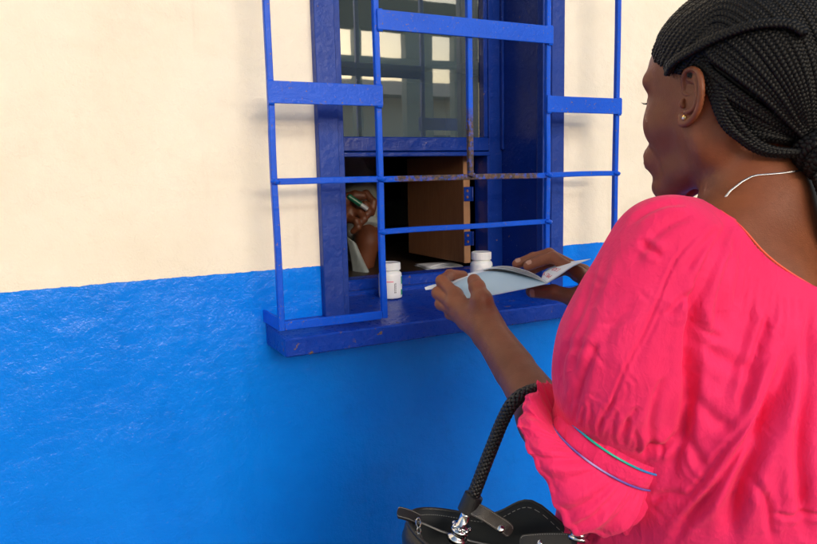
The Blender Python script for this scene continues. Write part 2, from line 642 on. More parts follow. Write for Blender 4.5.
b.box((.606, WD + .004, .3612), (.6178, WD + .024, .7998), .0015)
b.box((.2122, WD + .004, .3612), (.226, WD + .024, .7998), .0015)
b.box((.2262, WD + .004, .787), (.6058, WD + .024, .7998), .0015)
b.box((.6085, WD - .006, .040), (.6178, WD + .052, .3163), .0015)
b.box((.2122, WD - .006, .040), (.222, WD + .052, .3163), .0015)
b.build('bead', wf, win)
b = MB()
b.box((.1635, WD - .028, -.009), (.657, WD - .0003, .018), .003)
b.box((.2122, WD, -.008), (.6178, WD + .055, .0395), .003)
b.build('bottom_rail', MAT['sill'], win)
k = NT('window_glass')
k.set((.82, .90, .90), .015, IOR=2.35)
k.b.inputs['Transmission Weight'].default_value = 1
k.set(normal=k.bump(k.noise(7, 2), .02, .003))
# teal diffuse mixed in: haze of outdoor reflections put into the pane's colour
df = k.n.new('ShaderNodeBsdfDiffuse'); df.inputs['Color'].default_value = (.34, .50, .56, 1)
mxs = k.n.new('ShaderNodeMixShader'); om = k.n['Material Output']
k.link(k.math('MULTIPLY_ADD', k.noise(4, 5, .6), .06, .075), mxs.inputs[0]); k.link(k.b.outputs[0], mxs.inputs[1]); k.link(df.outputs[0], mxs.inputs[2])
k.link(mxs.outputs[0], om.inputs['Surface'])
b = MB().box((.2262, WD + .0245, .3616), (.6058, WD + .0295, .7990))
b.build('glass_pane', k.m, win)

# hatch door, hinged on the right, swung square into the room
door = empty('hatch_door', (.590, WD + .06, .045), 'raw brown plywood hatch door standing open behind the bars', 'hatch door')
MB().box((.577, WD + .058, .047), (.595, WD + .36, .322), .002).build('door_panel', MAT['wood'], door)
k = NT('pale_wood'); gr = k.noise(60, 6, .7, k.scaled(1, 1, .12))
edge = k.set(k.mix(gr, (.20, .095, .04), (.42, .22, .11)), .6, k.bump(gr, .5, .002))
MB().box((.5765, WD + .0545, .047), (.5955, WD + .0575, .322), .001).build('edge_strip', edge, door)
for hz in (.205, .092):
    h = MB().box((.5765, WD + .0515, hz), (.5995, WD + .0540, hz + .036), .0006)
    h.tube([(.6005, WD + .051, hz), (.6005, WD + .051, hz + .036)], .0032, 10)
    ho = h.build('hinge', MAT['frame'], door)
    s = MB()
    for q in (.010, .026):
        s.lathe([(0, -.0008), (.0028, -.0006), (.0034, .001)], mat=Matrix.Translation((.586, WD + .0505, hz + q)) @ Matrix.Rotation(PI / 2, 4, 'X') @ Matrix.Scale(-1, 4, (0, 0, 1)), n=12)
    s.build('screw', flat('rusty_screw', (.22, .10, .06), .6, .4), ho)

# sill board
def sill_z(y): return -.0116 + (y + .1208) * .083
sl = MB()
sx0, sx1, b_ = -.006, .830, .003
prof = [(-.1208, -.0466 + b_), (-.1208 + b_, -.0466), (.1215, -.0466), (.1215, sill_z(.1215)), (-.1208 + b_, sill_z(-.1208)), (-.1208, -.0116 - b_)]
nx = 60; xs_ = [sx0, sx0 + b_ * .8] + list(np.linspace(sx0 + .01, sx1 - .01, nx)) + [sx1 - b_ * .8, sx1]
V_ = []; rs_ = np.random.RandomState(2)
for i, x in enumerate(xs_):
    s = 1 if 0 < i < len(xs_) - 1 else .0
    cy = sum(p[0] for p in prof) / 6; cz = sum(p[1] for p in prof) / 6
    for j, (y, z) in enumerate(prof):
        jy = (rs_.uniform(-.0006, .0006) if j in (0, 5) else 0); jz = rs_.uniform(-.0007, .0007) if j in (4, 5, 0) else 0
        yy, zz = y + jy * s, z + jz * s
        if s == 0: yy += .003 * np.sign(cy - y); zz += .0025 * np.sign(cz - z)
        V_.append((x, yy, zz))
F_ = [tuple(range(5, -1, -1)), tuple(range((len(xs_) - 1) * 6, len(xs_) * 6))]
F_ = [F_[0][::-1], F_[1][::-1]]
for i in range(len(xs_) - 1):
    for j in range(6): F_.append((i * 6 + j, i * 6 + (j + 1) % 6, (i + 1) * 6 + (j + 1) % 6, (i + 1) * 6 + j))
sl.add(V_, F_)
sill = sl.build('window_sill', MAT['sill'])
tag(sill, 'thick dark blue sill board with chipped front edge under the grille', 'window sill')

# ------------------------------------------------------------------ grille
gr_ = empty('window_grille', (0, 0, 0), 'bright blue welded steel bar grille standing proud of the window', 'grille')
G = .1031; BW = .011; TOP = .88
VX = [0, .2056, .4076, .6041, .80]     # front right edges of the uprights


def wobble_bar(lo, hi, axis, seed, amp=.0009):
    """square bar with slightly hand-straightened faces and softened arrises"""
    lo = np.array(lo, float); hi = np.array(hi, float)
    n = max(2, int((hi[axis] - lo[axis]) / .02)); o1, o2 = (axis + 1) % 3, (axis + 2) % 3
    t = np.linspace(lo[axis], hi[axis], n)
    c1 = (lo[o1] + hi[o1]) / 2; c2 = (lo[o2] + hi[o2]) / 2; h1 = (hi[o1] - lo[o1]) / 2; h2 = (hi[o2] - lo[o2]) / 2
    cr = min(h1, h2) * .24
    prof = [(h1 - cr, h2), (-h1 + cr, h2), (-h1, h2 - cr), (-h1, -h2 + cr), (-h1 + cr, -h2), (h1 - cr, -h2), (h1, -h2 + cr), (h1, h2 - cr)]
    V = []
    w1 = vnoise(np.stack([t * 7, t * 0 + seed, t * 0], 1), 3) * amp; w2 = vnoise(np.stack([t * 7, t * 0 + seed, t * 0 + 5], 1), 9) * amp
    for i in range(n):
        for a_, b_ in prof:
            p = np.zeros(3); p[axis] = t[i]; p[o1] = c1 + a_ + w1[i]; p[o2] = c2 + b_ + w2[i]; V.append(p)
    F = [tuple(range(7, -1, -1)), tuple(range((n - 1) * 8, n * 8))]
    for i in range(n - 1):
        for q in range(8): F.append((i * 8 + q, i * 8 + (q + 1) % 8, (i + 1) * 8 + (q + 1) % 8, (i + 1) * 8 + q))
    return V, F


def bar(name, lo, hi, axis, seed, weld=()):
    m = MB(); m.add(*wobble_bar(lo, hi, axis, seed))
    for p in weld:                                             # weld beads
        p = np.array(p)
        ang = np.linspace(0, PI, 7)
        m.tube([p + np.array((-.0085, 0, 0)), p + np.array((-.003, -.0012, .001)), p + np.array((.003, -.0012, -.001)), p + np.array((.0085, 0, 0))], [.002, .0052, .0050, .002], 8)
    return m.build(name, MAT['bar'], gr_)


ups = [(VX[0], 0, TOP), (VX[1], 0, TOP), (VX[2], .2735, TOP), (VX[3], 0, TOP), (VX[4], 0, TOP)]
for i, (x, z0, z1) in enumerate(ups):
    wl = []
    if i in (1, 3): wl = [(x - .0055, -G - .001, .267), (x - .0055, -G - .001, .167)]
    if i in (0, 4): wl = [(x - .0055, -G - .0005, .267)]
    bar('upright_bar', (x - BW, -G, z0), (x, -G + BW, z1), 2, i * 3.1, wl)
G2 = -G + .0006
for i, j in ((0, 1), (1, 3), (3, 4)):
    bar('cross_bar', (VX[i] + .0002, G2, .2612), (VX[j] - BW - .0002, G2 + .0095, .2725), 0, 20 + i, [(.402, -G - .001, .2715)] if i == 1 else ())
for i in (1,):
    bar('cross_bar', (VX[1] + .0002, G2, .1618), (.4, G2 + .0095, .1722), 0, 31)
    bar('cross_bar', (.4002, G2, .1618), (VX[3] - BW - .0002, G2 + .0095, .1722), 0, 31)
for a_, c_ in ((0, 1), (3, 4)):
    bar('bottom_bar', (VX[a_] + .0002, -G + .0003, -.0008), (VX[c_] - BW - .0002, -G + .0105, .0150), 0, 40 + a_)
# flat strips fixed across the front
def strip(x0, x1, z0, z1):
    m = MB().box((x0, -G - .0052, z0), (x1, -G - .0004, z1), .0008)
    for xx in (x0 + .006, x1 - .006):
        m.tube([(xx - .005, -G - .002, z0 - .0005), (xx + .005, -G - .002, z0 - .001)], .0022, 8)
        m.tube([(xx - .005, -G - .002, z1), (xx + .005, -G - .002, z1 + .0005)], .0020, 8)
    return m.build('flat_strip', MAT['bar'], gr_)
strip(-.0125, .2060, .4010, .4390)
strip(VX[3] - .0135, .8015, .3985, .4325)
strip(.1990, .6055, .5385, .5740)
# returns to the wall
for x in (VX[0], VX[4]):
    for z in (0.0, .845):
        m = MB().box((x - .0105, -G + BW + .0002, z - .0005), (x - .0055, -.0004, z + .023), .0006)
        m.build('wall_return', MAT['bar'], gr_)

# ------------------------------------------------------------------ outside across the veranda (seen mirrored in the pane)
post_m = flat('post_paint', (.16, .24, .27), .5)
pp = MB().box((-.0275, -.04, 0), (.0275, .04, 1.30 - GZ - .0), .004)
def post(x, w):
    o = empty('veranda_post', (x, -3.0, GZ), 'dark painted post on the far edge of the veranda', 'post', 'posts along the veranda edge')
    MB().box((x - w / 2, -3.04, GZ), (x + w / 2, -2.96, 1.30), .005).build('shaft', post_m, o)
    MB().box((x - w / 2 - .03, -3.07, GZ), (x + w / 2 + .03, -2.93, GZ + .12), .005).build('plinth', post_m, o)
for x, w in ((-3.4, .12), (-1.2, .12), (1.685, .05), (2.17, .22), (2.62, .30), (4.6, .12)): post(x, w)
bm = MB().box((-5, -3.06, 1.30), (6, -2.94, 1.52), .005)
tag(bm.build('veranda_beam', flat('dark_beam', (.02, .016, .012), .7)), 'dark timber beam carried by the veranda posts', 'beam')
rl = MB().box((-5, -2.957, 1.045), (6, -2.92, 1.105), .004)
tag(rl.build('veranda_rail', flat('rail_paint', (.13, .22, .27), .5)), 'painted horizontal rail fixed to the veranda posts', 'rail')
bd = empty('courtyard_building', (2, -9, GZ), 'cream single storey building across the courtyard', 'building')
m = MB().box((-4, -14, GZ - .1), (10, -9, 1.55)); m.build('wall', flat('far_cream', (.72, .64, .50), .8), bd)
m = MB()
m.add([(-4.4, -8.6, 1.56), (10.4, -8.6, 1.56), (10.4, -14.4, 1.56), (-4.4, -14.4, 1.56), (-4.4, -11.5, 2.2), (10.4, -11.5, 2.2)],
      [(0, 1, 5, 4), (2, 3, 4, 5), (0, 4, 3), (1, 2, 5), (3, 2, 1, 0)]); m.build('roof', flat('tin_roof', (.25, .22, .2), .5), bd)
for x in (3.0, 5.6):
    f = MB().box((x, -9.0, -.1), (x + .9, -8.95, .95), .01).build('window', flat('far_frame', (.03, .06, .2), .4), bd)
    MB().box((x + .08, -8.948, -.02), (x + .82, -8.94, .87)).build('pane', flat('far_glass', (.02, .03, .04), .1), f)

# ------------------------------------------------------------------ light
world = bpy.data.worlds.new('World'); scene.world = world; world.use_nodes = True
wn = world.node_tree.nodes; wl_ = world.node_tree.links
sky = wn.new('ShaderNodeTexSky'); sky.sky_type = 'NISHITA'; sky.sun_disc = False
SUN_EL, SUN_AZ = math.radians(13), math.radians(180)      # direction the light comes FROM, clockwise from +Y
sky.sun_elevation = SUN_EL; sky.sun_rotation = SUN_AZ
sky.air_density = 1.0; sky.dust_density = 3.0; sky.ozone_density = .5
bg = wn['Background']; bg.inputs['Strength'].default_value = .15
wl_.new(sky.outputs['Color'], bg.inputs['Color'])
sd = bpy.data.lights.new('sun', 'SUN'); sd.energy = 1.5; sd.angle = math.radians(38); sd.color = (1, .98, .955)
so = bpy.data.objects.new('sun', sd); link(so)
dirv = Vector((math.sin(SUN_AZ) * math.cos(SUN_EL), math.cos(SUN_AZ) * math.cos(SUN_EL), math.sin(SUN_EL)))
so.location = dirv * 10
so.rotation_euler = dirv.to_track_quat('Z', 'Y').to_euler()
# ================================================================== THE WOMAN
HD = math.radians(-8)
HF = np.array([math.sin(HD), math.cos(HD), 0.]); HL = np.array([-math.cos(HD), math.sin(HD), 0.]); HU = np.array([0, 0, 1.])
HR = np.stack([HF, HL, HU])
EAR = U(692, 97, .75)
HC = EAR - .074 * HL


def hp(f, l, u): return HC + f * HF + l * HL + u * HU


PERSON = empty('person', (HC[0], HC[1], GZ), 'woman in pink blouse seen from behind, braids tied back, reading a booklet at the hatch', 'person')


def head_sdf(P):
    q = (P - HC) @ HR.T
    q = q.copy(); q[:, 0] = np.where(q[:, 0] > 0, q[:, 0] / 1.055, q[:, 0])
    m = q.copy(); m[:, 1] = np.abs(m[:, 1])
    I = np.eye(3)
    d = sd_ell(q, (-.020, 0, .030), I, (.096, .073, .085))
    d = smin(d, sd_ell(q, (.030, 0, .032), I, (.058, .060, .060)), .03)
    d = smin(d, sd_ell(q, (.030, 0, -.030), I, (.052, .053, .062)), .03)
    d = smin(d, sd_cone(m, (-.002, .046, -.050), (.060, .016, -.098), .018, .014), .03)
    d = smin(d, sd_cone(m, (-.004, .046, -.052), (-.006, .052, -.01), .018, .016), .03)
    d = smin(d, sd_ell(q, (.070, 0, -.097), I, (.019, .020, .016)), .018)
    d = smin(d, sd_ell(m, (.052, .034, -.024), I, (.026, .024, .026)), .02)
    d = smax(d, -sd_ell(m, (.034, .076, -.066), I, (.024, .020, .020)), .022)
    d = smin(d, sd_cone(m, (.081, .010, .027), (.068, .045, .027), .0098, .0092), .010)
    d = smin(d, sd_cone(q, (.080, 0, .014), (.094, 0, -.024), .007, .0105), .010)
    d = smin(d, sd_ell(m, (.083, .012, -.030), I, (.012, .010, .008)), .006)
    d = smin(d, sd_ell(m, (.071, .010, -.062), I, (.024, .026, .022)), .012)
    d = smin(d, sd_cone(m, (.0940, .006, -.0545), (.081, .024, -.0615), .0066, .0032), .003)
    d = smin(d, sd_cone(m, (.0930, .004, -.0695), (.080, .023, -.0660), .0082, .0032), .003)
    d = smax(d, -sd_cone(m, (.107, .000, -.0622), (.088, .027, -.0638), .0030, .0016), .002)
    d = smax(d, -sd_ell(m, (.093, .031, .004), I, (.017, .015, .011)), .012)
    d = smin(d, sd_ell(m, (.0665, .031, .002), I, (.0135, .014, .0125)), .004)
    d = smax(d, -sd_cone(m, (.083, .022, .001), (.074, .043, .0005), .0018, .0012), .002)
    return d


SHL = hp(-.035, .160, -.178)
ELB = U(582, 468, .78)
WRL = U(491, 335, 1.0)
SHR = hp(-.030, -.160, -.178)
ELR = hp(.10, -.215, -.40)
WRR = U(612, 303, 1.05)


def torso_sdf(P):
    q = (P - HC) @ HR.T
    m = q.copy(); m[:, 1] = np.abs(m[:, 1])
    I = np.eye(3)
    d = sd_cone(q, (-.022, 0, -.055), (-.050, 0, -.165), .051, .058)
    d = smin(d, sd_cone(m, (-.045, .012, -.120), (-.048, .135, -.172), .046, .036), .035)
    d = smin(d, sd_cone(m, (-.035, .158, -.182), (-.030, .130, -.26), .046, .05), .03)
    d = smin(d, sd_ell(q, (-.025, 0, -.300), I, (.108, .160, .165)), .05)
    d = smin(d, sd_cone(m, (-.075, .060, -.21), (-.085, .065, -.34), .05, .05), .04)
    d = smin(d, sd_ell(m, (.050, .075, -.345), I, (.062, .065, .065)), .03)
    d = smin(d, sd_ell(q, (-.020, 0, -.50), I, (.105, .135, .16)), .06)
    d = smin(d, sd_ell(q, (-.025, 0, -.66), I, (.125, .175, .14)), .06)
    # furrow of the spine and the soft pit above the collar bone
    d = smax(d, -sd_cone(q, (-.148, 0, -.20), (-.150, 0, -.42), .010, .012), .03)
    # sternomastoid cord and jaw crease
    d = smin(d, sd_cone(m, (-.030, .050, -.045), (.012, .018, -.165), .012, .010), .016)
    return d


def arm(P, sh, el, wr, pal):
    """shoulder, elbow, wrist, direction of the palm normal"""
    mid = el + (wr - el) * .30
    d = sd_cone(P, sh, sh + (el - sh) * .35, .045, .043)
    d = smin(d, sd_cone(P, sh + (el - sh) * .35, el, .043, .034), .02)
    d = smin(d, sd_cone(P, el, mid, .033, .0345), .02)
    d = smin(d, sd_cone(P, mid, wr, .0345, .0205), .02)
    side = np.cross(nrm(wr - el), nrm(pal))
    for s in (-1, 1):
        d = smin(d, sd_cone(P, el + (wr - el) * .7 + side * s * .006, wr + side * s * .009, .021, .0175), .012)
    return d


def finger(P, pts, r0, r1, d=None, k=.004):
    pts = [np.asarray(p) for p in pts]
    n = len(pts) - 1
    e = None
    for i in range(n):
        a = r0 + (r1 - r0) * i / n; b = r0 + (r1 - r0) * (i + 1) / n
        s = sd_cone(P, pts[i], pts[i + 1], a * 1.04, b * .97)
        s = np.minimum(s, np.linalg.norm(P - pts[i], axis=1) - a * 1.10) if i else s
        e = s if e is None else smin(e, s, .003)
    return e


# --- left hand (nearer): back of the hand to us, thumb on the cover, fingers behind the leaf
LH = dict(
    thumb=[U(486, 318, 1.012), U(482, 300, 1.010), U(477, 287, 1.022), U(474, 280.5, 1.034)],
    index=[U(455, 295, 1.062), U(442, 281, 1.085), U(450, 275, 1.120), U(463, 275.5, 1.134)],
    middle=[U(454, 304, 1.058), U(438, 293, 1.088), U(447, 288, 1.122), U(459, 289, 1.132)],
    ring=[U(459, 314, 1.052), U(441, 304, 1.084), U(449, 299, 1.114), U(459, 299, 1.122)],
    pinky=[U(466, 323, 1.046), U(450, 314, 1.075), U(456, 310, 1.098), U(463, 309, 1.106)])
RH = dict(
    thumb=[U(594, 302, 1.085), U(575, 298, 1.083), U(553, 292, 1.098), U(532, 291.5, 1.112)],
    index=[U(578, 274, 1.118), U(553, 257.5, 1.142), U(540, 261, 1.150), U(528, 266, 1.148)],
    middle=[U(583, 272, 1.145), U(549, 254, 1.172), U(533, 258, 1.180), U(517, 264, 1.178)],
    ring=[U(588, 277, 1.165), U(556, 260, 1.192), U(542, 265, 1.198), U(531, 271, 1.195)],
    pinky=[U(592, 284, 1.178), U(566, 270, 1.200), U(553, 275, 1.206), U(544, 280, 1.204)])


def hand(P, H, wr, r, fat=1.):
    R = dict(thumb=(.0128, .0104), index=(.0100, .0084), middle=(.0102, .0085), ring=(.0097, .0080), pinky=(.0086, .0070))
    R = {k_: (v_[0] * fat, v_[1] * fat) for k_, v_ in R.items()}
    d = None
    # palm: a fan of cones from the wrist to every knuckle, blended
    for n in ('index', 'middle', 'ring', 'pinky'):
        a = wr; b = H[n][0]
        s = sd_cone(P, a + (b - a) * .12, b, .0160, .0105)
        d = s if d is None else smin(d, s, .012)
    th = H['thumb']
    d = smin(d, sd_cone(P, wr + (th[0] - wr) * .3, th[0], .017, .0165), .014)
    d = smin(d, sd_cone(P, th[0], th[1], .0175, .0136), .014)
    d = smin(d, sd_cone(P, th[1], H['index'][0] * .55 + wr * .45, .0105, .0125), .014)
    for n in ('index', 'middle', 'ring', 'pinky'):
        d = smin(d, np.linalg.norm(P - H[n][0], axis=1) - R[n][0] * 1.18, .006)
    allf = None
    for n, pts in H.items():
        f = finger(P, pts[1:] if n == 'thumb' else pts, *R[n])
        allf = f if allf is None else np.minimum(allf, f)
    return smin(d, allf, .005)


def near(P, lo, hi, fn, big=.08):
    """evaluate fn only inside a box; elsewhere return a lower bound of the distance to the box"""
    lo = np.asarray(lo); hi = np.asarray(hi)
    q = np.maximum(np.maximum(lo - P, P - hi), 0)
    out = np.linalg.norm(q, axis=1) + .02
    m = out < .0201 + 1e-9
    if m.any(): out[m] = fn(P[m])
    return out


def hand_box(H, wr, pad=.03):
    a = np.array([p for v in H.values() for p in v] + [wr]); return a.min(0) - pad, a.max(0) + pad


_bl, _bh = hand_box(LH, WRL); _rl, _rh = hand_box(RH, WRR)
PALL = nrm(np.cross(LH['index'][0] - WRL, LH['pinky'][0] - WRL))
PALR = nrm(np.cross(RH['index'][0] - WRR, RH['pinky'][0] - WRR))


def body_sdf(P):
    d = torso_sdf(P)
    hb = HC
    d = smin(d, near(P, hb - .17, hb + .17, head_sdf), .014)
    d = smin(d, arm(P, SHL, ELB, WRL, PALL), .02)
    d = smin(d, arm(P, SHR, ELR, WRR, PALR), .02)
    d = smin(d, near(P, _bl, _bh, lambda Q: hand(Q, LH, WRL, 0)), .012)
    d = smin(d, near(P, _rl, _rh, lambda Q: hand(Q, RH, WRR, 0)), .012)
    return d


def legs_sdf(P):
    q = (P - HC) @ HR.T
    m = q.copy(); m[:, 1] = np.abs(m[:, 1])
    I = np.eye(3)
    g = GZ - HC[2]
    d = sd_ell(q, (-.025, 0, -.66), I, (.122, .172, .138))
    d = smin(d, sd_cone(m, (-.02, .085, -.70), (-.01, .085, -1.02), .085, .055), .05)
    d = smin(d, sd_cone(m, (-.01, .085, -1.02), (-.035, .085, -1.15), .055, .056), .03)
    d = smin(d, sd_cone(m, (-.035, .085, -1.15), (-.03, .085, g + .09), .056, .036), .03)
    d = smin(d, sd_cone(m, (-.035, .085, g + .035), (.12, .10, g + .022), .034, .022), .03)
    return d


# --- the ear, modelled fine and merged into the skin
EN = nrm(math.cos(math.radians(14)) * HL + math.sin(math.radians(14)) * HF)       # outward
ES = nrm(np.cross(EN, HU)); ES = ES if ES @ HF < 0 else -ES                       # backwards
EU = np.cross(ES, EN); EU = EU if EU[2] > 0 else -EU


def ear_mesh(mirror=False):
    # outline in (s back, t up) metres from the ear centre
    helix = catmull([(-.0105, .006, .000), (-.0125, .018, .003), (-.007, .0285, .006), (.003, .0310, .008), (.0125, .0255, .010), (.0180, .013, .011),
                     (.0185, -.002, .010), (.0145, -.015, .008), (.0075, -.0245, .006), (-.001, -.0305, .005), (-.0075, -.0295, .003), (-.0095, -.022, .001)], 34)
    anti = catmull([(-.004, .0195, .003), (.0045, .0165, .005), (.0098, .008, .006), (.0105, -.003, .006), (.0070, -.0125, .006), (.0005, -.0165, .005)], 16)
    anti2 = catmull([(.0035, .0235, .005), (.0075, .0160, .0055), (.0098, .008, .006)], 6)
    crus = catmull([(-.0115, .004, .001), (-.004, .0020, .001), (.002, .0025, .000)], 6)

    def f(P):
        d = None
        plate = np.full(len(P), 1.)
        for i in range(0, len(helix) - 1):
            r = .0030 if i < 22 else .0030 + .0016 * (i - 22) / 11
            s = sd_cone(P, helix[i], helix[i + 1], r, r)
            d = s if d is None else np.minimum(d, s)
            # web from the rim to the middle
            c = np.array([helix[i][0] * .35, helix[i][1] * .45 - .001, -.003])
            plate = np.minimum(plate, sd_cone(P, helix[i] - np.array([0, 0, .002]), c, .0022, .0035))
        d = smin(d, plate, .002)
        for c in (anti, anti2):
            for i in range(len(c) - 1): d = smin(d, sd_cone(P, c[i], c[i + 1], .0026, .0026), .0022)
        for i in range(len(crus) - 1): d = smin(d, sd_cone(P, crus[i], crus[i + 1], .0022, .0018), .002)
        d = smin(d, sd_ell(P, (-.0088, -.0075, .003), np.eye(3), (.0042, .0060, .0042)), .003)   # tragus
        d = smin(d, sd_ell(P, (-.0005, -.0165, .0045), np.eye(3), (.0040, .0030, .0035)), .003)
        d = smin(d, sd_ell(P, (-.003, -.0250, .003), np.eye(3), (.0075, .0075, .0040)), .003)     # lobe
        d = smin(d, sd_cone(P, (-.006, .014, -.012), (-.007, -.014, -.012), .008, .008), .006)
        d = smax(d, -sd_ell(P, (.0005, -.0055, .0065), np.eye(3), (.0078, .0085, .0090)), .003)   # concha
        d = smax(d, -sd_ell(P, (.001, .0105, .0098), np.eye(3), (.0065, .0052, .0060)), .002)
        d = smax(d, -sd_cone(P, (-.0035, -.006, .004), (-.008, -.004, -.006), .0030, .002), .002)
        return d
    V, Q = sdf_mesh(f, (-.022, -.042, -.024), (.028, .040, .018), .0009, 2)
    th = math.radians(-8)
    s, t, n = V[:, 0] * 1.16, V[:, 1] * .93, V[:, 2]
    s, t = s * math.cos(th) - t * math.sin(th), s * math.sin(th) + t * math.cos(th)
    if mirror:
        en = EN - 2 * (EN @ HL) * HL; es = ES - 2 * (ES @ HL) * HL
        c = HC - .072 * HL
        return c + s[:, None] * es + t[:, None] * HU + n[:, None] * en, Q[:, ::-1]
    c = HC + .0720 * HL
    return c + s[:, None] * ES + t[:, None] * HU + n[:, None] * EN, Q


DEV = False
hB = .0045 if DEV else .0018
bV, bQ = sdf_mesh(body_sdf, (min(_bl[0], ELB[0] - .05) - .01, -1.02, -.36), (HC[0] + .29, max(_bh[1], _rh[1]) + .01, HC[2] + .14), hB, 2)
lV, lQ = sdf_mesh(legs_sdf, (HC[0] - .25, HC[1] - .22, GZ), (HC[0] + .25, HC[1] + .2, -.28), .010, 2)
eV, eQ = ear_mesh(); e2V, e2Q = ear_mesh(True)
V, Q = join([(bV, bQ), (lV, lQ), (eV, eQ), (e2V, e2Q)])
skin = fast_mesh('body', V, Q[:, ::-1] if False else Q, MAT['skin'], PERSON)
# ------------------------------------------------------------------ projections used to lay cloth folds on the surface
def to_px(V):
    v = V - CAM; z = v @ FW
    return np.stack([408.5 + F_PX * (v @ RT) / z, 272 - F_PX * (v @ UPV) / z], 1), z


def vnormals(V, Q):
    n = np.cross(V[Q[:, 2]] - V[Q[:, 0]], V[Q[:, 3]] - V[Q[:, 1]])
    out = np.zeros_like(V)
    for j in range(Q.shape[1]):
        for i in range(3): out[:, i] += np.bincount(Q[:, j], n[:, i], len(V))
    return out / (np.linalg.norm(out, axis=1)[:, None] + 1e-12)


def polydist(p, line):
    """signed distance of 2-D points to a polyline and the position along it (0..1)"""
    line = np.asarray(line, float)
    seg = np.linalg.norm(np.diff(line, axis=0), axis=1); cum = np.concatenate([[0], np.cumsum(seg)]); tot = cum[-1]
    best = np.full(len(p), 1e9); sg = np.zeros(len(p)); tt = np.zeros(len(p))
    for i in range(len(line) - 1):
        a, b = line[i], line[i + 1]; ba = b - a
        h = np.clip(((p - a) @ ba) / (ba @ ba), 0, 1)
        d = p - a - h[:, None] * ba
        dist = np.linalg.norm(d, axis=1)
        s = np.sign(ba[0] * (p[:, 1] - a[1]) - ba[1] * (p[:, 0] - a[0]))
        m = dist < best
        best[m] = dist[m]; sg[m] = s[m]; tt[m] = (cum[i] + h[m] * seg[i]) / tot
    return best * sg, tt


# strokes: (points in the photo's frame, width px, depth mm, ridge share)
FOLDS = [
    ([(736, 212), (722, 240), (708, 272), (696, 307), (690, 345), (691, 385), (686, 420), (677, 452), (666, 490)], 6.0, 13, .25),
    ([(783, 345), (770, 390), (757, 425), (737, 452), (713, 490), (686, 522), (668, 552)], 4.5, 5.0, .9),
    ([(773, 350), (752, 410), (726, 446), (700, 483), (672, 516)], 3.2, 2.6, .8),
    ([(800, 322), (787, 372), (765, 420), (748, 464), (735, 500), (728, 552)], 8.5, 9.0, 1.0),
    ([(774, 300), (760, 340), (746, 385), (738, 420)], 4.5, 3.4, .8),
    ([(753, 300), (742, 345), (722, 400)], 6.5, 2.2, .6),
    ([(811, 300), (809, 345), (803, 400), (800, 460), (806, 548)], 6.5, 6.0, .9),
    ([(770, 512), (792, 515), (830, 513)], 2.5, 1.8, .9),
    ([(745, 470), (765, 500), (772, 545)], 4.0, 2.2, .9),
    ([(694, 330), (712, 352), (738, 366), (760, 371)], 6.5, 2.4, .8),
    ([(690, 300), (703, 330), (728, 340)], 4.0, 2.0, .8),
    ([(692, 395), (715, 420), (738, 430)], 6.5, 2.4, .8),
    ([(684, 430), (700, 462), (712, 470)], 5.5, 2.5, .8),
    ([(650, 500), (668, 494), (690, 498)], 4.0, 2.0, .8),
    ([(709, 224), (676, 259), (659, 298), (644, 333), (629, 360), (618, 386), (608, 411), (598, 436)], 1.6, 1.0, 1.3),
    ([(604, 245), (592, 280), (583, 308), (569, 342), (561, 372), (566, 400)], 3.4, 2.2, .9),
    ([(614, 238), (601, 280), (588, 318), (578, 352), (574, 395)], 4.4, 2.0, .9),
    ([(640, 239), (652, 250), (664, 256)], 3.5, 2.4, 1.),
    ([(688, 289), (694, 309), (696, 345), (690, 372)], 4.5, 3.2, .9),
    ([(662, 300), (640, 345), (632, 380)], 7., 1.8, .8),
    ([(600, 335), (587, 368), (578, 396), (574, 412)], 4.2, 3.2, .9),
    ([(618, 395), (604, 415), (596, 434)], 2.6, 2.0, .8),
    ([(640, 405), (626, 425), (618, 444)], 3.0, 2.0, .8),
    ([(640, 458), (652, 448), (666, 446), (678, 432)], 4.0, 3.4, 1.),
    ([(668, 372), (655, 400), (650, 432), (652, 452)], 4.0, 2.6, .8),
    ([(690, 205), (668, 204), (646, 212), (628, 226)], 3.2, 2.2, .9),
    ([(700, 214), (672, 222), (650, 240), (630, 268)], 5.0, 2.0, .9),
    ([(722, 226), (700, 250), (684, 275)], 4.0, 2.2, .9),
    ([(735, 250), (722, 290), (716, 330)], 5.0, 2.2, .8),
    ([(664, 320), (682, 300), (700, 292)], 3.6, 1.8, .9),
    ([(560, 352), (580, 346), (600, 352)], 4.5, 1.2, .9),
    ([(640, 300), (610, 330), (600, 372)], 5.5, 1.5, .9),
]

_fr = np.random.RandomState(21)
for _t in np.linspace(.04, .96, 17):                      # gathers rising from the cuff band
    _x, _y = np.interp(_t, [0, .1, .3, .52, .78, 1], [565, 571, 589, 611, 641, 664]), np.interp(_t, [0, .1, .3, .52, .78, 1], [407, 418, 433, 444, 456, 461])
    _x += _fr.uniform(-2, 2); _L = _fr.uniform(14, 38); _k = _fr.uniform(-.05, .30)
    FOLDS.append(([(_x, _y + 1), (_x + _k * _L * .5, _y - _L * .5), (_x + _k * _L + _fr.uniform(-3, 3), _y - _L)], _fr.uniform(1.7, 2.8), _fr.uniform(.7, 1.4), .9))
for _t in np.linspace(0, 1, 13):                         # gathers falling from the neckline
    _x, _y = np.interp(_t, [0, .15, .4, .6, .8, 1], [728, 742, 762, 778, 796, 820]), np.interp(_t, [0, .15, .4, .6, .8, 1], [222, 246, 279, 290, 294, 299])
    _L = _fr.uniform(22, 75); _k = -.25 + .3 * _t
    FOLDS.append(([(_x, _y), (_x + _k * _L * .4, _y + _L * .5), (_x + _k * _L + _fr.uniform(-4, 4), _y + _L)], _fr.uniform(1.9, 3.4), _fr.uniform(.6, 1.2), .9))
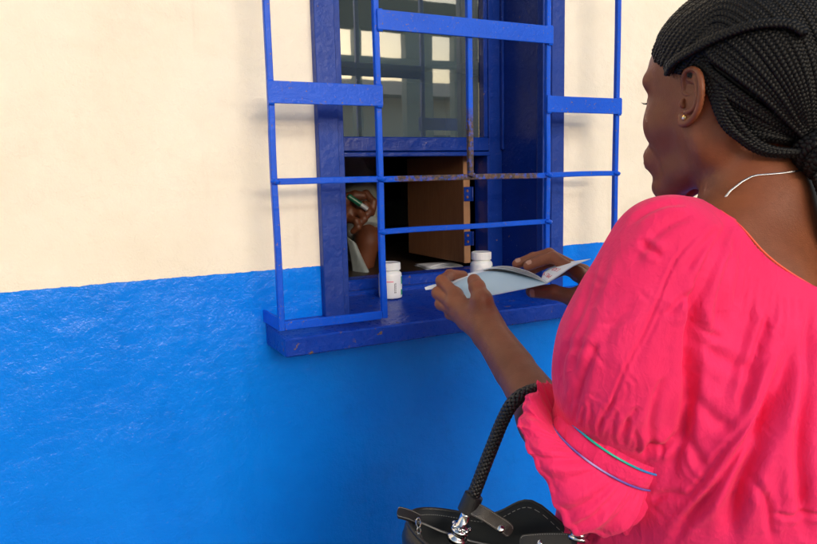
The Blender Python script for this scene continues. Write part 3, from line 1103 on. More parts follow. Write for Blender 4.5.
for _i in range(30):                                      # short sharp creases scattered over the cloth
    _x, _y = _fr.uniform(570, 815), _fr.uniform(215, 540); _a = _fr.uniform(-.9, .9) + (PI / 2 if _fr.rand() < .6 else .5); _L = _fr.uniform(12, 44)
    _c, _s = math.cos(_a) * _L, math.sin(_a) * _L; _b = _fr.uniform(-5, 5)
    FOLDS.append(([(_x, _y), (_x + _c * .5 - _b, _y + _s * .5 + _b), (_x + _c, _y + _s)], _fr.uniform(1.6, 3.0), _fr.uniform(.25, .65), 1.0))


def apply_folds(V, Q, amount=1.):
    N = vnormals(V, Q)
    px, z = to_px(V)
    face = np.clip(-((V - CAM) * N).sum(1) / np.linalg.norm(V - CAM, axis=1) * 3 + .2, 0, 1)
    D = np.zeros(len(V))
    for pts, w, dep, ridge in FOLDS:
        pts = catmull(pts, 30)[:, :2] if len(pts) > 2 else np.array(pts, float)
        lo = pts.min(0) - w * 5; hi = pts.max(0) + w * 5
        m = ((px > lo) & (px < hi)).all(1) & (face > 0)
        if not m.any(): continue
        s, t = polydist(px[m], pts)
        tap = np.clip(np.minimum(t, 1 - t) / .22, 0, 1); tap = tap * tap * (3 - 2 * tap)
        D[m] += (dep if dep > 10 else dep * 1.3) * .001 * tap * face[m] * (-np.exp(-(s / w) ** 2) + ridge * .6 * np.exp(-((np.abs(s) - 2.1 * w) / (1.3 * w)) ** 2))
    # crumpled linen over everything: sharp ridged wrinkles
    P = V - HC
    wv = np.stack([fbm(P * 9 + 3.1, 5, 2), fbm(P * 9 + 7.7, 6, 2), fbm(P * 9, 7, 2)], 1) * .35
    r1 = 1 - np.abs(fbm(P * np.array([22, 22, 11]) + wv * 3, 21, 2))
    r2 = 1 - np.abs(fbm(P * np.array([46, 46, 26]) + wv * 4, 31, 2))
    zone = np.clip(fbm(P * 7 + 11, 51, 2) * 1.2 + .45, 0, 1)
    D += (.0009 * (np.clip(r1, 0, 1) ** 5 - .3) * zone + .0003 * (np.clip(r2, 0, 1) ** 6 - .25) * zone + .0014 * fbm(P * np.array([11, 11, 6]), 61, 2)) * amount
    # cloth never sinks into the body it lies on
    skin_d = lambda X: smin(torso_sdf(X), arm(X, SHL, ELB, WRL, PALL), .02)
    d0 = skin_d(V); d1 = skin_d(V + N * D[:, None])
    bad = (d1 < .0032) & (D < 0)
    D = np.where(bad, D * np.clip((d0 - .0032) / np.maximum(d0 - d1, 1e-6), 0, 1), D)
    V = V + N * D[:, None]
    for _ in range(2):
        d1 = skin_d(V); lift = np.where((d1 < .0035) & (d1 > -.012) & (to_px(V)[0][:, 0] < 735), .0035 - d1, 0)
        V = V + N * lift[:, None]
    return V


# ------------------------------------------------------------------ blouse
def neck_cut(q):
    """<0 inside the neck opening (local coordinates)"""
    l = np.abs(q[:, 1]); u = q[:, 2]
    low = np.where(q[:, 0] < 0, .113, .080)
    a = (l / (.114)) ** 2.5 + (np.maximum(-.090 - u, 0) / low) ** 2.5
    return (a ** (1 / 2.5) - 1) * .10


SLV = [(U(667, 251, .700), .0475), (U(649, 298, .700), .0560), (U(625, 345, .712), .0605), (U(621, 378, .728), .0610), (U(619, 405, .742), .0535), (U(615, 423, .748), .042)]


def blouse_sdf(P):
    q = (P - HC) @ HR.T
    m = q.copy(); m[:, 1] = np.abs(m[:, 1])
    I = np.eye(3)
    u = q[:, 2]
    off = .0045 + .015 * np.clip((-.15 - u) / .25, 0, 1)
    d = smin(torso_sdf(P), smin(sd_cone(P, SHL, SHL + (ELB - SHL) * .35, .045, .043), sd_cone(P, SHL + (ELB - SHL) * .35, SHL + (ELB - SHL) * .85, .043, .036), .02), .022) - off
    # loose back and front, flaring to the hem
    d = smin(d, sd_ell(q, (-.035, 0, -.36), I, (.120, .163, .19)), .06)
    d = smin(d, sd_cone(q, (-.03, 0, -.40), (-.02, 0, -.75), .140, .165), .07)
    d = smin(d, sd_cone(q, (.060, .05, -.34), (.075, .08, -.70), .085, .105), .06)
    # the far sleeve
    ms = sd_cone(P, SHR, SHR + (ELR - SHR) * .45, .062, .072)
    ms = smin(ms, sd_cone(P, SHR + (ELR - SHR) * .45, ELR, .072, .055), .03)
    d = smin(d, ms, .018)
    # near sleeve, puffed over the shoulder
    s = None
    for i in range(len(SLV) - 1):
        c = sd_cone(P, SLV[i][0], SLV[i + 1][0], SLV[i][1], SLV[i + 1][1])
        s = c if s is None else smin(s, c, .03)
    s = smin(s, sd_cone(P, U(696, 234, .735), U(667, 251, .700), .040, .0475), .03)
    s = smin(s, sd_cone(P, SHL, SHL + (ELB - SHL) * .6, .049, .050), .02)
    d = smin(d, s, .009)
    d = smax(d, -neck_cut(q), .0015)
    d = smax(d, -(u + .800), .004)
    return d


hC = .0055 if DEV else .0019
cV, cQ = sdf_mesh(blouse_sdf, (SLV[3][0][0] - .09, HC[1] - .24, HC[2] - .81), (HC[0] + .33, HC[1] + .27, HC[2] - .04), hC, 2)
cV = apply_folds(cV, cQ)


def ring(c, a, b, n):
    t = np.linspace(0, 2 * PI, n, endpoint=False)
    return c + np.cos(t)[:, None] * a + np.sin(t)[:, None] * b


# band ring and flared ruffle
def camvec(dx, dy, dz): return dx * RT - dy * UPV + dz * FW
_ch = nrm((104, 57)); _dn = nrm((-.48, .877))
RB = .0635
bandA = camvec(_ch[0] * RB, _ch[1] * RB, .004)
bandB = camvec(_dn[0] * .0125, _dn[1] * .0125, -.056)
bandC = U(614, 436, .750)
axis = camvec(_dn[0] * .020, _dn[1] * .020, .004)
endC = U(583, 459, .772)
endA = camvec(.62 * .114, .785 * .114, .004)
endB = camvec(-.80 * .055, .60 * .055, -.070)
NR = 300 if DEV else 620
th = np.linspace(0, 2 * PI, NR, endpoint=False)
rows = []
PLR = np.random.RandomState(5)
ph = th * 27 + 1.3 * np.sin(th * 3 + 1) + .8 * np.sin(th * 7)
pleat = np.sin(ph) * .6 + .4 * np.sin(ph * 1.9 + 2)
fineg = vnoise(np.stack([np.cos(th) * 17, np.sin(th) * 17, th * 0], 1), 77) * .7 + .5 * np.sin(th * 61 + 2 * np.sin(th * 5))
big = 1 - 2 * np.abs(np.sin(th * 6.5 + .9 * np.sin(th * 2) + .5 * np.sin(th * 5 + 1))) ** .8
mid = np.sin(th * 23 + 1.6 * np.sin(th * 4 + .4) + np.sin(th * 9))
def unit_out(a, b):
    v = np.cos(th)[:, None] * nrm(a) + np.sin(th)[:, None] * nrm(b)
    return v
inner = []
# band: two rows of stitching with a slightly full strip between
def band_row(k, bulge):
    return ring(bandC + axis * k, bandA * (1 + bulge), bandB * (1 + bulge), NR)
for k in np.linspace(-.25, 0, 4): rows.append(band_row(k, -.01 + .0 * k) + unit_out(bandA, bandB) * (pleat * .0006)[:, None])
for k in np.linspace(0.06, .94, 9): rows.append(band_row(k, .02 + .015 * math.sin(k * PI)) + unit_out(bandA, bandB) * (np.sin(ph * .5) * .0007)[:, None])
NL = 34
for j in range(NL + 1):
    t = j / NL
    c = (bandC + axis) * (1 - t) + endC * t
    e = t ** .8
    a = bandA * (1 - e) + endA * e; b = bandB * (1 - e) + endB * e
    r = ring(c, a, b, NR)
    drape = 1 - e * .25 * np.exp(-((th - .58) / .40) ** 2) - e * .15 * np.exp(-((th - PI - .05) / .7) ** 2)
    r = c + (r - c) * drape[:, None]
    o = unit_out(a, b)
    belly = .009 * math.sin(PI * min(1, t * 1.15)) 
    up_ = min(1, t / .12); gath = up_ * math.exp(-t * 3.2) * .0017
    ridge = up_ * (.0012 + .0016 * math.sin(PI * min(1, t * 1.1))); am2 = .0034 * t ** 1.2
    wr = .0016 * fbm(np.stack([np.cos(th) * 6, np.sin(th) * 6, th * 0 + t * 3], 1), 40, 3)
    lip = (-.003 * max(0, (t - .9) / .1)) 
    rows.append(r + o * (belly + fineg * gath + mid * ridge + big * am2 + wr * .7 + lip)[:, None] + nrm(axis) * (.005 * t * np.sin(th * 5 + 1) + .0008 * t * mid)[:, None])
nOut = len(rows)
# the inside of the ruffle, a cloth thickness within
for j in range(nOut - 1, 12, -3):
    t = rows[j]; cc = t.mean(0)
    rows.append(cc + (t - cc) * .975)
RV = np.concatenate(rows); nr = len(rows)
qa = np.arange(NR); qb = (qa + 1) % NR
RQ = np.concatenate([np.stack([i * NR + qa, i * NR + qb, (i + 1) * NR + qb, (i + 1) * NR + qa], 1) for i in range(nr - 1)])
BV, BQ = join([(cV, cQ), (RV, RQ)])
blouse = fast_mesh('blouse', BV, BQ, MAT['blouse'], PERSON)


# satin pipings
def satin(name, c1, c2, rough=.25):
    k = NT(name)
    return k.set(k.mix(k.ramp(k.noise(14, 2), .42, .58), c1, c2), rough, k.bump(k.noise(700, 2), .2, .0004))
def pip(pts, r, mat, closed=True):
    m = MB(); m.tube(pts, r, 8, closed=closed)
    return m.build('piping', mat, blouse, smooth=True)
up_ring = ring(bandC + axis * .03, bandA * 1.035, bandB * 1.05, 180)
lo_ring = ring(bandC + axis * .97, bandA * 1.035, bandB * 1.05, 180)
pip(up_ring, .00125, satin('green_satin', (.0, .42, .33), (.03, .22, .62)))
pip(lo_ring, .00115, satin('violet_satin', (.50, .38, .80), (.14, .10, .45)))
# neckline piping: follow the edge of the opening round the back
pts = []
for a in np.linspace(.07, PI - .07, 60):
    cx = math.cos(a); sx = max(math.sin(a), 0)
    l = .114 * abs(cx) ** (2 / 2.5) * (1 if cx > 0 else -1); u_ = -.090 - .113 * sx ** (2 / 2.5)
    fs = np.linspace(-.26, .02, 400)
    P_ = HC + fs[:, None] * HF + l * HL + u_ * HU
    dd = torso_sdf(P_) - .0042
    hit = np.argmax(dd < 0)
    if dd[hit] < 0: pts.append(P_[hit])
pts = np.array(pts)
for _ in range(4): pts[1:-1] = (pts[:-2] + pts[1:-1] * 2 + pts[2:]) / 4
pip(catmull(pts, 140), .0011, satin('orange_satin', (.80, .11, .05), (.85, .05, .07), .5), closed=False)

# skirt below the blouse
skm = []
ns = 220; ts = np.linspace(0, 2 * PI, ns, endpoint=False)
for j in range(30):
    t = j / 29
    z = HC[2] - .70 - t * (HC[2] - .70 - GZ - .10)
    rr = .150 + .10 * t
    fold = (.004 + .022 * t) * np.sin(ts * 13 + .8 * np.sin(ts * 3) + t)
    c = HC - .02 * HF
    skm.append(np.stack([c[0] + (rr * 1.10 + fold) * np.cos(ts), c[1] + (rr * .9 + fold) * np.sin(ts), np.full(ns, z)], 1))
SV = np.concatenate(skm); sa = np.arange(ns); sb = (sa + 1) % ns
SQ = np.concatenate([np.stack([i * ns + sb, i * ns + sa, (i + 1) * ns + sa, (i + 1) * ns + sb], 1) for i in range(29)])
fast_mesh('skirt', SV, SQ, MAT['skirt'], PERSON)

# ------------------------------------------------------------------ hair: plaited braids
k = NT('braid_hair')
fib = k.noise(1500, 3, .7, None)
MAT['braid'] = k.set(k.mix(fib, (.0014, .0014, .0020), (.0055, .0055, .0070)), .40, k.bump(fib, .5, .0006))
k.b.inputs['Specular IOR Level'].default_value = .24


def plait(path, normal, w, thick=None, period=.0125, phase=0., sides=6, step=.0011):
    """three-strand plait along a path; returns verts, quads"""
    seg = np.linalg.norm(np.diff(path, axis=0), axis=1); s = np.concatenate([[0], np.cumsum(seg)])
    n = max(12, int(s[-1] / step)); u = np.linspace(0, s[-1], n)
    p = np.stack([np.interp(u, s, path[:, i]) for i in range(3)], 1)
    nn = np.stack([np.interp(u, s, normal[:, i]) for i in range(3)], 1)
    T = np.gradient(p, axis=0); T /= np.linalg.norm(T, axis=1)[:, None] + 1e-12
    sd = np.cross(T, nn); sd /= np.linalg.norm(sd, axis=1)[:, None] + 1e-12
    nn = np.cross(sd, T)
    wv = np.broadcast_to(np.asarray(w, float), (len(path),)); wv = np.interp(u, s, wv)
    Vs, Qs = [], []
    a = np.linspace(0, 2 * PI, sides, endpoint=False)
    for kk in range(3):
        th = 2 * PI * u / period + kk * 2 * PI / 3 + phase
        c = p + sd * (np.sin(th) * .54 * wv)[:, None] + nn * (np.sin(2 * th) * .26 * wv)[:, None]
        Tc = np.gradient(c, axis=0); Tc /= np.linalg.norm(Tc, axis=1)[:, None] + 1e-12
        s1 = np.cross(Tc, nn); s1 /= np.linalg.norm(s1, axis=1)[:, None] + 1e-12
        s2 = np.cross(s1, Tc)
        rad = .47 * wv
        V = c[:, None] + rad[:, None, None] * (np.cos(a)[None, :, None] * s1[:, None] * 1.08 + np.sin(a)[None, :, None] * s2[:, None])
        q0 = np.arange(n - 1)[:, None] * sides; j = np.arange(sides)[None]; j2 = (j + 1) % sides
        Q = np.stack([q0 + j, q0 + j2, q0 + sides + j2, q0 + sides + j], -1).reshape(-1, 4)
        Vs.append((V.reshape(-1, 3), Q))
    return join(Vs)


TIE = hp(-.103, .006, -.058)


def skull_r(dirs, off):
    """points on the head surface + off along directions from the head centre (local dirs)"""
    lo = np.zeros(len(dirs)); hi = np.full(len(dirs), .2)
    for _ in range(22):
        mid = (lo + hi) / 2
        P_ = HCC + mid[:, None] * (dirs @ HR)
        ins = SK(P_) < 0
        lo = np.where(ins, mid, lo); hi = np.where(ins, hi, mid)
    return HCC + (lo + off)[:, None] * (dirs @ HR)


_HO = np.array([-.012, 0, .015])
HCC = HC + _HO @ HR
def SK(P): 
    q = (P - HC) @ HR.T
    d = sd_ell(q, (-.020, 0, .030), np.eye(3), (.096, .073, .085))
    d = smin(d, sd_ell(q, (.030, 0, .032), np.eye(3), (.058, .060, .060)), .03)
    return smin(d, sd_cone(q, (-.022, 0, -.055), (-.040, 0, -.10), .051, .054), .03)


hairline = np.array([(.084, .000, .072), (.081, .022, .068), (.071, .042, .058), (.054, .056, .047), (.040, .065, .037), (.026, .070, .029),
                     (.012, .0715, .028), (-.004, .072, .036), (-.016, .073, .025), (-.022, .0715, .008), (-.029, .068, -.010), (-.036, .063, -.028), (-.046, .055, -.042), (-.060, .040, -.052)])
HLN = catmull(hairline, 400)
seg = np.concatenate([[0], np.cumsum(np.linalg.norm(np.diff(HLN, axis=0), axis=1))])
HRS = np.random.RandomState(3)
tdir = nrm((TIE - HCC) @ HR.T)
hair_parts = []


def add_plait(P_, nn, w, **kw):
    hair_parts.append(plait(P_, nn, w, phase=HRS.uniform(0, 6.28), **kw))


def scalp_braid(start, psi, side, w, off0, off1):
    """start: local hairline point; psi: height of the path over the ear-to-ear arc (0 side, pi/2 crown)"""
    a = nrm(start - _HO)
    if psi is None:
        b = nrm(a * .62 + tdir * .38 + np.array([-.02, side * .10, 0])); c_ = nrm(a * .25 + tdir * .75 + np.array([0, side * .04, 0]))
        ctl = [a, b, c_, tdir]
    else:
        w1 = nrm(np.array([-.030, side * .078 * math.cos(psi), .024 + .096 * math.sin(psi)]) - _HO)
        pre = nrm(a * .55 + w1 * .45 + np.array([0, 0, .05]))
        w2 = nrm(w1 * .52 + tdir * .62 + np.array([-.12, side * .20 * math.cos(psi) , .10 * math.sin(psi)]))
        w3 = nrm(w1 * .18 + tdir * .86 + np.array([-.05, side * .14 * math.cos(psi), .06 * math.sin(psi)]))
        ctl = [a, pre, w1, w2, w3, tdir]
    n = 46
    d = catmull(ctl, n); d /= np.linalg.norm(d, axis=1)[:, None]
    t = np.linspace(0, 1, n)
    off = off0 + (off1 - off0) * np.clip(t * 5.0, 0, 1)
    lift = .012 * np.clip((t - .62) / .38, 0, 1) ** 1.3
    P_ = skull_r(d, off + lift)
    end = np.clip((t - .78) / .22, 0, 1) ** 1.5
    az = math.atan2(start[2] - .01, side * start[1]) if psi is None else psi
    rr = .0155 + HRS.uniform(-.006, .003)
    target = TIE + HL * side * rr * math.cos(az) + HU * rr * math.sin(az) + HF * HRS.uniform(-.006, .006)
    P_ = P_ * (1 - end)[:, None] + target * end[:, None]
    nn = P_ - HCC; nn /= np.linalg.norm(nn, axis=1)[:, None]
    wv = w * (1 - .10 * t); wv[:3] *= np.array([.6, .85, .95])
    return P_, nn, wv


SD = 4 if DEV else 6
segF = seg[int(400 * 7.2 / 13)]                # hairline length from the forehead to above the ear
def hl(s, side):
    p = np.array([np.interp(s, seg, HLN[:, k_]) for k_ in range(3)]); p[1] *= side; return p
NF = 25; NBK = 15
for side in (1, -1):
    for i in range(NF):
        x = (i + .5) / NF
        P_, nn, wv = scalp_braid(hl(x * segF, side) + HRS.normal(0, .0011, 3), PI / 2 * (1 - x) ** .92 + .04, side, .0052 * HRS.uniform(.82, 1.14), .0018, .0062 + HRS.uniform(-.0006, .0012))
        add_plait(P_, nn, wv, sides=SD)
    for i in range(NF - 3):                       # fuller second layer between them
        x = (i + 1.) / (NF - 3)
        p = hl(x * segF * .97, side) * .93 + np.array([-.012, 0, .008])
        P_, nn, wv = scalp_braid(p, PI / 2 * (1 - x) ** .92 + .10, side, .0052 * HRS.uniform(.93, 1.06), .0045, .0100 + HRS.uniform(-.0008, .0014))
        add_plait(P_, nn, wv, sides=SD)
    for i in range(NBK):                          # from behind the ear and the nape
        x = (i + .3) / NBK
        P_, nn, wv = scalp_braid(hl(segF + x * (seg[-1] - segF), side), None, side, .0050 * HRS.uniform(.93, 1.06), .0022, .0060 + HRS.uniform(-.0006, .0016))
        add_plait(P_, nn, wv, sides=SD)
for (q0, sg) in ((.034, .009), (.030, .006), (.022, .012), (.014, .008)):
    a = hp(-.020, .078, q0 - .005); path = catmull([hp(.004, .0755, q0 + .012), a, hp(-.040, .074, q0 - .040 - sg), hp(-.066, .052, -.048 - sg), TIE + HL * .016 + HU * -.006], 40)
    nn = path - HCC; nn /= np.linalg.norm(nn, axis=1)[:, None]
    add_plait(path, nn, np.full(40, .0046), sides=SD)
# the braid drawn across from the temple over all the others
cp_ = [U(671, 74, .772), U(684, 66, .758), U(700, 56, .738), U(722, 41, .713), U(748, 27, .690), U(775, 17, .670), U(800, 13, .655), U(822, 20, .645)]
loc = np.array([(c - HCC) @ HR.T for c in cp_]); dd = loc / np.linalg.norm(loc, axis=1)[:, None]
path = catmull(skull_r(dd, np.array([.006, .013, .0165, .0175, .018, .018, .018, .018])), 60)
nn = path - HCC; nn /= np.linalg.norm(nn, axis=1)[:, None]
add_plait(path, nn, np.full(60, .0056), sides=SD)
# the tail below the tie
NTL = 14 if DEV else 46
for i in range(NTL):
    a = HRS.uniform(0, 2 * PI); r = .020 * math.sqrt(HRS.uniform(0, 1))
    o = HL * r * math.cos(a) + HU * 0 + HF * r * math.sin(a)
    L_ = HRS.uniform(.30, .42)
    path = catmull([TIE + o * .6 + HU * .012, TIE + o * .7 - HU * .02 - HF * .006, TIE + o * 1.0 - HU * .06 - HF * .026, TIE + o * 1.5 - HU * .13 - HF * .046 - HL * .012,
                    TIE + o * 1.8 - HU * .21 - HF * .056 - HL * .018, TIE + o * 2 - HU * L_ - HF * .064 - HL * .02], 50)
    nn = np.tile(nrm(o + HF * -.02), (50, 1))
    add_plait(path, nn, np.full(50, .0047), sides=SD)
# scalp cap under the braids
_hf = hairline[::-1][:, 0]; _hu = hairline[::-1][:, 2]
def cap_sdf(P):
    q = (P - HC) @ HR.T
    return smax(SK(P) - .0042, (np.interp(q[:, 0], np.append(_hf, .09), np.append(_hu, .14)) - q[:, 2]) * .7 + .001, .003)
CV, CQ = sdf_mesh(cap_sdf, HC - .13, HC + .14, .003, 2)
hair_parts.append((CV, CQ))
hV, hQ = join(hair_parts)
# cord wound round the tail
m_ = []
ax = nrm(TIE - HCC - HU * .02)
e1 = nrm(np.cross(ax, HL)); e2 = np.cross(ax, e1)
for kk in range(4):
    t = np.linspace(0, 2 * PI, 70)
    c = TIE + ax * (-.006 + .0062 * kk)
    r = .0225 + .0012 * math.sin(kk * 2.1)
    path = c + np.cos(t)[:, None] * e1 * r + np.sin(t)[:, None] * e2 * r + ax * (.002 * np.sin(t * 2 + kk))[:, None]
    nn = np.cos(t)[:, None] * e1 + np.sin(t)[:, None] * e2
    m_.append(plait(path, nn, np.full(70, .0075), period=.016, sides=6))
tV, tQ = join(m_)
fast_mesh('hair_tie', tV, tQ, MAT['braid'], PERSON)

# fine loose hairs: along the hairline, on the nape and standing off the braids
wisps = MB()
for i in range(620):
    side = 1 if HRS.rand() < .75 else -1
    if i < 260:
        s = HRS.uniform(0, seg[-1]); p = hl(s, side) + HRS.normal(0, .0022, 3); L_ = HRS.uniform(.006, .018)
        o = nrm(p * np.array([0, 1, .2])); base = HC + p @ HR
        dr = nrm(-HF * .6 - HU * HRS.uniform(-.5, .9) + HRS.normal(0, .5, 3)); outw = o @ HR; r = .00013
    else:
        src = hair_parts[HRS.randint(0, len(hair_parts) - 2)][0]; base = src[HRS.randint(0, len(src))]
        outw = nrm(base - HCC); dr = nrm(HRS.normal(0, 1, 3) - HF * .5 - HU * .5); dr = nrm(dr - outw * (dr @ outw)); L_ = HRS.uniform(.006, .022); r = .00010
    pp_ = [base, base + dr * L_ * .35 + outw * L_ * .12, base + dr * L_ * .7 + outw * L_ * .20 + HRS.normal(0, .001, 3), base + dr * L_ + outw * L_ * HRS.uniform(.0, .3)]
    wisps.tube(catmull(pp_, 6), [r, r, r, r * .8, r * .6, r * .3], 3, caps=False)
hV, hQ = join([(hV, hQ), (np.concatenate(wisps.v), np.array(wisps.f))])
hair = fast_mesh('hair', hV, hQ, MAT['braid'], PERSON)

# nails
nailm = flat('nail', (.42, .22, .15), .25)
def nail(a, b, toward, parent, w=.0062, l=.0085, h=.0018, r=.0078):
    d_ = nrm(b - a); n_ = nrm(np.asarray(toward) - d_ * (np.asarray(toward) @ d_)); s_ = np.cross(d_, n_)
    U_ = np.linspace(-1, 1, 9); W_ = np.linspace(-1, 1, 9); g_ = []
    c = b - d_ * l * .25
    for u in U_:
        for w__ in W_:
            ang = w__ * .75
            rr = r * (1 - .18 * max(u, 0) ** 2)
            wid = math.sqrt(max(0, 1 - abs(u) ** 3.5 * .75))
            g_.append(c + d_ * u * l * .55 + n_ * (rr * math.cos(ang * wid) + .0005) + s_ * rr * math.sin(ang * wid))
    g_ = np.array(g_).reshape(9, 9, 3)
    m = MB(); m.add(g_.reshape(-1, 3), [(i * 9 + j, i * 9 + j + 1, i * 9 + 10 + j, i * 9 + 9 + j) for i in range(8) for j in range(8)])
    return m.build('nail', nailm, parent, smooth=True)
for fn_, r_ in (('index', .0084), ('middle', .0085), ('thumb', .0104)):
    nail(RH[fn_][2], RH[fn_][3], HU * .9 - FW * .45 if fn_ != 'thumb' else -HU * .3 - FW, PERSON, r=r_)
for fn_, r_ in (('index', .0084), ('middle', .0085)):
    nail(LH[fn_][2], LH[fn_][3], HU * .3 + FW * .9, PERSON, r=r_)

# eyes and lashes
k = NT('eye_white'); white = k.set((.7, .66, .6), .15)
for sgn in (1, -1):
    c = hp(.0672, sgn * .031, .0015)
    MB().lathe([(.0118 * math.sin(a), -.0118 * math.cos(a)) for a in np.linspace(0, PI, 18)], c, 24).build('eye', white, PERSON, smooth=True)
    lm = MB()
    for i in range(16):
        y = .019 + i * .0016
        f0 = .0795 - 9 * (y - .031) ** 2 - .0 * i
        lm.tube([hp(f0, sgn * y, .0025), hp(f0 + .004, sgn * (y + .001), .0012), hp(f0 + .0068, sgn * (y + .0022), .0036)], [.00045, .0003, .0001], 5)
    lm.build('eyelashes', MAT['braid'], PERSON)
    bm_ = MB()
    bm_.tube(catmull([hp(.0885, sgn * .012, .0285), hp(.0860, sgn * .026, .0325), hp(.0740, sgn * .044, .0300)], 14), [.0006 + .0014 * math.sin(PI * min(1, (i + 2) / 15)) for i in range(14)], 7)
    bm_.build('eyebrow', MAT['braid'], PERSON)

# necklace, a fine twisted silver chain lying on the neck
silver = flat('silver', (.80, .80, .82), .18, 1.)
pts = []
for a in np.linspace(0, 2 * PI, 72, endpoint=False):
    dl, df = math.cos(a), math.sin(a)
    rs = np.linspace(.02, .15, 300)
    c0 = hp(-.045, 0, 0)
    un = -.078 - .006 * abs(dl) - .20 * max(df + .14, 0)
    P_ = c0 + rs[:, None] * (dl * HL + df * HF) + un * HU
    dd = torso_sdf(P_) - .0008
    hit = np.argmax(dd > 0); pts.append(P_[hit])
pts = np.array(pts)
for _ in range(3): pts = (np.roll(pts, 1, 0) + 2 * pts + np.roll(pts, -1, 0)) / 4
pts = np.concatenate([pts, pts[:1]])
nn = pts - pts.mean(0); nn /= np.linalg.norm(nn, axis=1)[:, None]
nV, nQ = plait(pts, nn, np.full(len(pts), .00115), period=.0036, sides=5, step=.0006)
fast_mesh('necklace', nV, nQ, silver, PERSON)
# ear stud
gold = flat('gold', (.95, .62, .22), .2, 1.)
st = MB()
c = HC + .0720 * HL + (-.0045) * ES + (-.0215) * HU + .0065 * EN
st.lathe([(.0032 * math.sin(a), -.0032 * math.cos(a)) for a in np.linspace(0, PI, 7)], c, 9)
st.build('ear_stud', gold, PERSON)
st = MB(); st.lathe([(.0017 * math.sin(a), -.0017 * math.cos(a)) for a in np.linspace(0, PI, 6)], c + EN * .0022 - HU * .0004 + ES * .0006, 8)
st.build('ear_stone', flat('ear_stone', (.9, .9, .92), .05, .6), PERSON)
# ================================================================== THINGS
def patch(rows_, nu, nv):
    """rows_: list of rows of 3-D control points -> smooth grid nu x nv"""
    R_ = [catmull(np.array(r), nu) for r in rows_]
    cols = [catmull(np.array([R_[k][i] for k in range(len(R_))]), nv) if len(R_) > 2 else
            np.linspace(R_[0][i], R_[1][i], nv) for i in range(nu)]
    return np.array(cols)                      # nu, nv, 3


def sheet(G_, th):
    """grid -> closed thin sheet"""
    nu, nv = G_.shape[:2]
    du = np.gradient(G_, axis=0); dv = np.gradient(G_, axis=1)
    N = np.cross(du, dv); N /= np.linalg.norm(N, axis=2)[..., None] + 1e-12
    top = G_ + N * th / 2; bot = G_ - N * th / 2
    V = np.concatenate([top.reshape(-1, 3), bot.reshape(-1, 3)]); o = nu * nv
    Q = []
    for i in range(nu - 1):
        for j in range(nv - 1):
            a = i * nv + j; Q.append((a, a + nv, a + nv + 1, a + 1)); Q.append((a + o, a + 1 + o, a + nv + 1 + o, a + nv + o))
    for i in range(nu - 1):
        a = i * nv; Q.append((a + o, a + nv + o, a + nv, a)); a = i * nv + nv - 1; Q.append((a, a + nv, a + nv + o, a + o))
    for j in range(nv - 1):
        a = j; Q.append((a, a + 1, a + 1 + o, a + o)); a = (nu - 1) * nv + j; Q.append((a + o, a + 1 + o, a + 1, a))
    return V, np.array(Q)


def UU(*pts): return [U(*p) for p in pts]


# ------------------------------------------------------------------ booklet
k = NT('booklet_cover'); fb = k.noise(30, 4)
cov = k.set(k.mix(fb, (.42, .58, .71), (.48, .64, .76)), .5, k.bump(k.noise(500, 2), .1, .0004))
k = NT('booklet_paper')
pap = k.set(k.mix(k.noise(40, 3), (.74, .77, .84), (.82, .84, .88)), .6, k.bump(k.noise(24, 3), .15, .002))
bk = empty('booklet', U(547, 283.5, 1.05), 'thin open booklet with pale blue pages held in both hands', 'booklet')
near_l = UU((547, 283.7, 1.045), (530, 287.6, 1.040), (512, 291.4, 1.035), (494, 295, 1.030), (478, 297.5, 1.032), (462, 298, 1.045), (453, 294, 1.062))
far_l = UU((541, 281, 1.115), (526, 276.4, 1.145), (507, 271.3, 1.160), (488, 270, 1.160), (474, 273.2, 1.150), (461, 278.2, 1.130), (449, 285, 1.105))
mid_l = [(a + b) / 2 + np.array([0, 0, .004 + .006 * math.sin(PI * i / 6)]) for i, (a, b) in enumerate(zip(near_l, far_l))]
gl = patch([near_l, mid_l, far_l], 40, 16)
V, Q = sheet(gl, .0006)
near_r = UU((547, 283.7, 1.045), (557.5, 276.8, 1.058), (574, 265.9, 1.078), (591, 258.8, 1.10))
far_r = UU((541, 280, 1.115), (545, 272, 1.150), (556, 266, 1.155), (572, 261.5, 1.150))
gr2 = patch([near_r, far_r], 26, 16)
V2, Q2 = sheet(gr2, .0006)
cV_, cQ_ = join([(V, Q), (V2, Q2)])
cover = fast_mesh('cover', cV_, cQ_, cov, bk)
pgs = []
for h, e in ((0, 0), (.9, .5), (2.0, 1.2), (3.2, 2.2)):
    a = UU((547, 283.2, 1.046), (538, 279.2 - h, 1.060), (525, 274.5 - h * 1.35, 1.075), (508, 269.8 - h * 1.1, 1.095), (494, 268.2 - h * .45, 1.12), (483, 270 - e * .3, 1.14))
    b = UU((541, 281, 1.117), (532, 277.4 - h * .3, 1.145), (521, 274.2 - h * .4, 1.150), (507, 270.9 - h * .3, 1.160), (494, 270.2 - h * .2, 1.165), (484, 271.0, 1.165))
    pgs.append(sheet(patch([a, b], 36, 10), .0004))
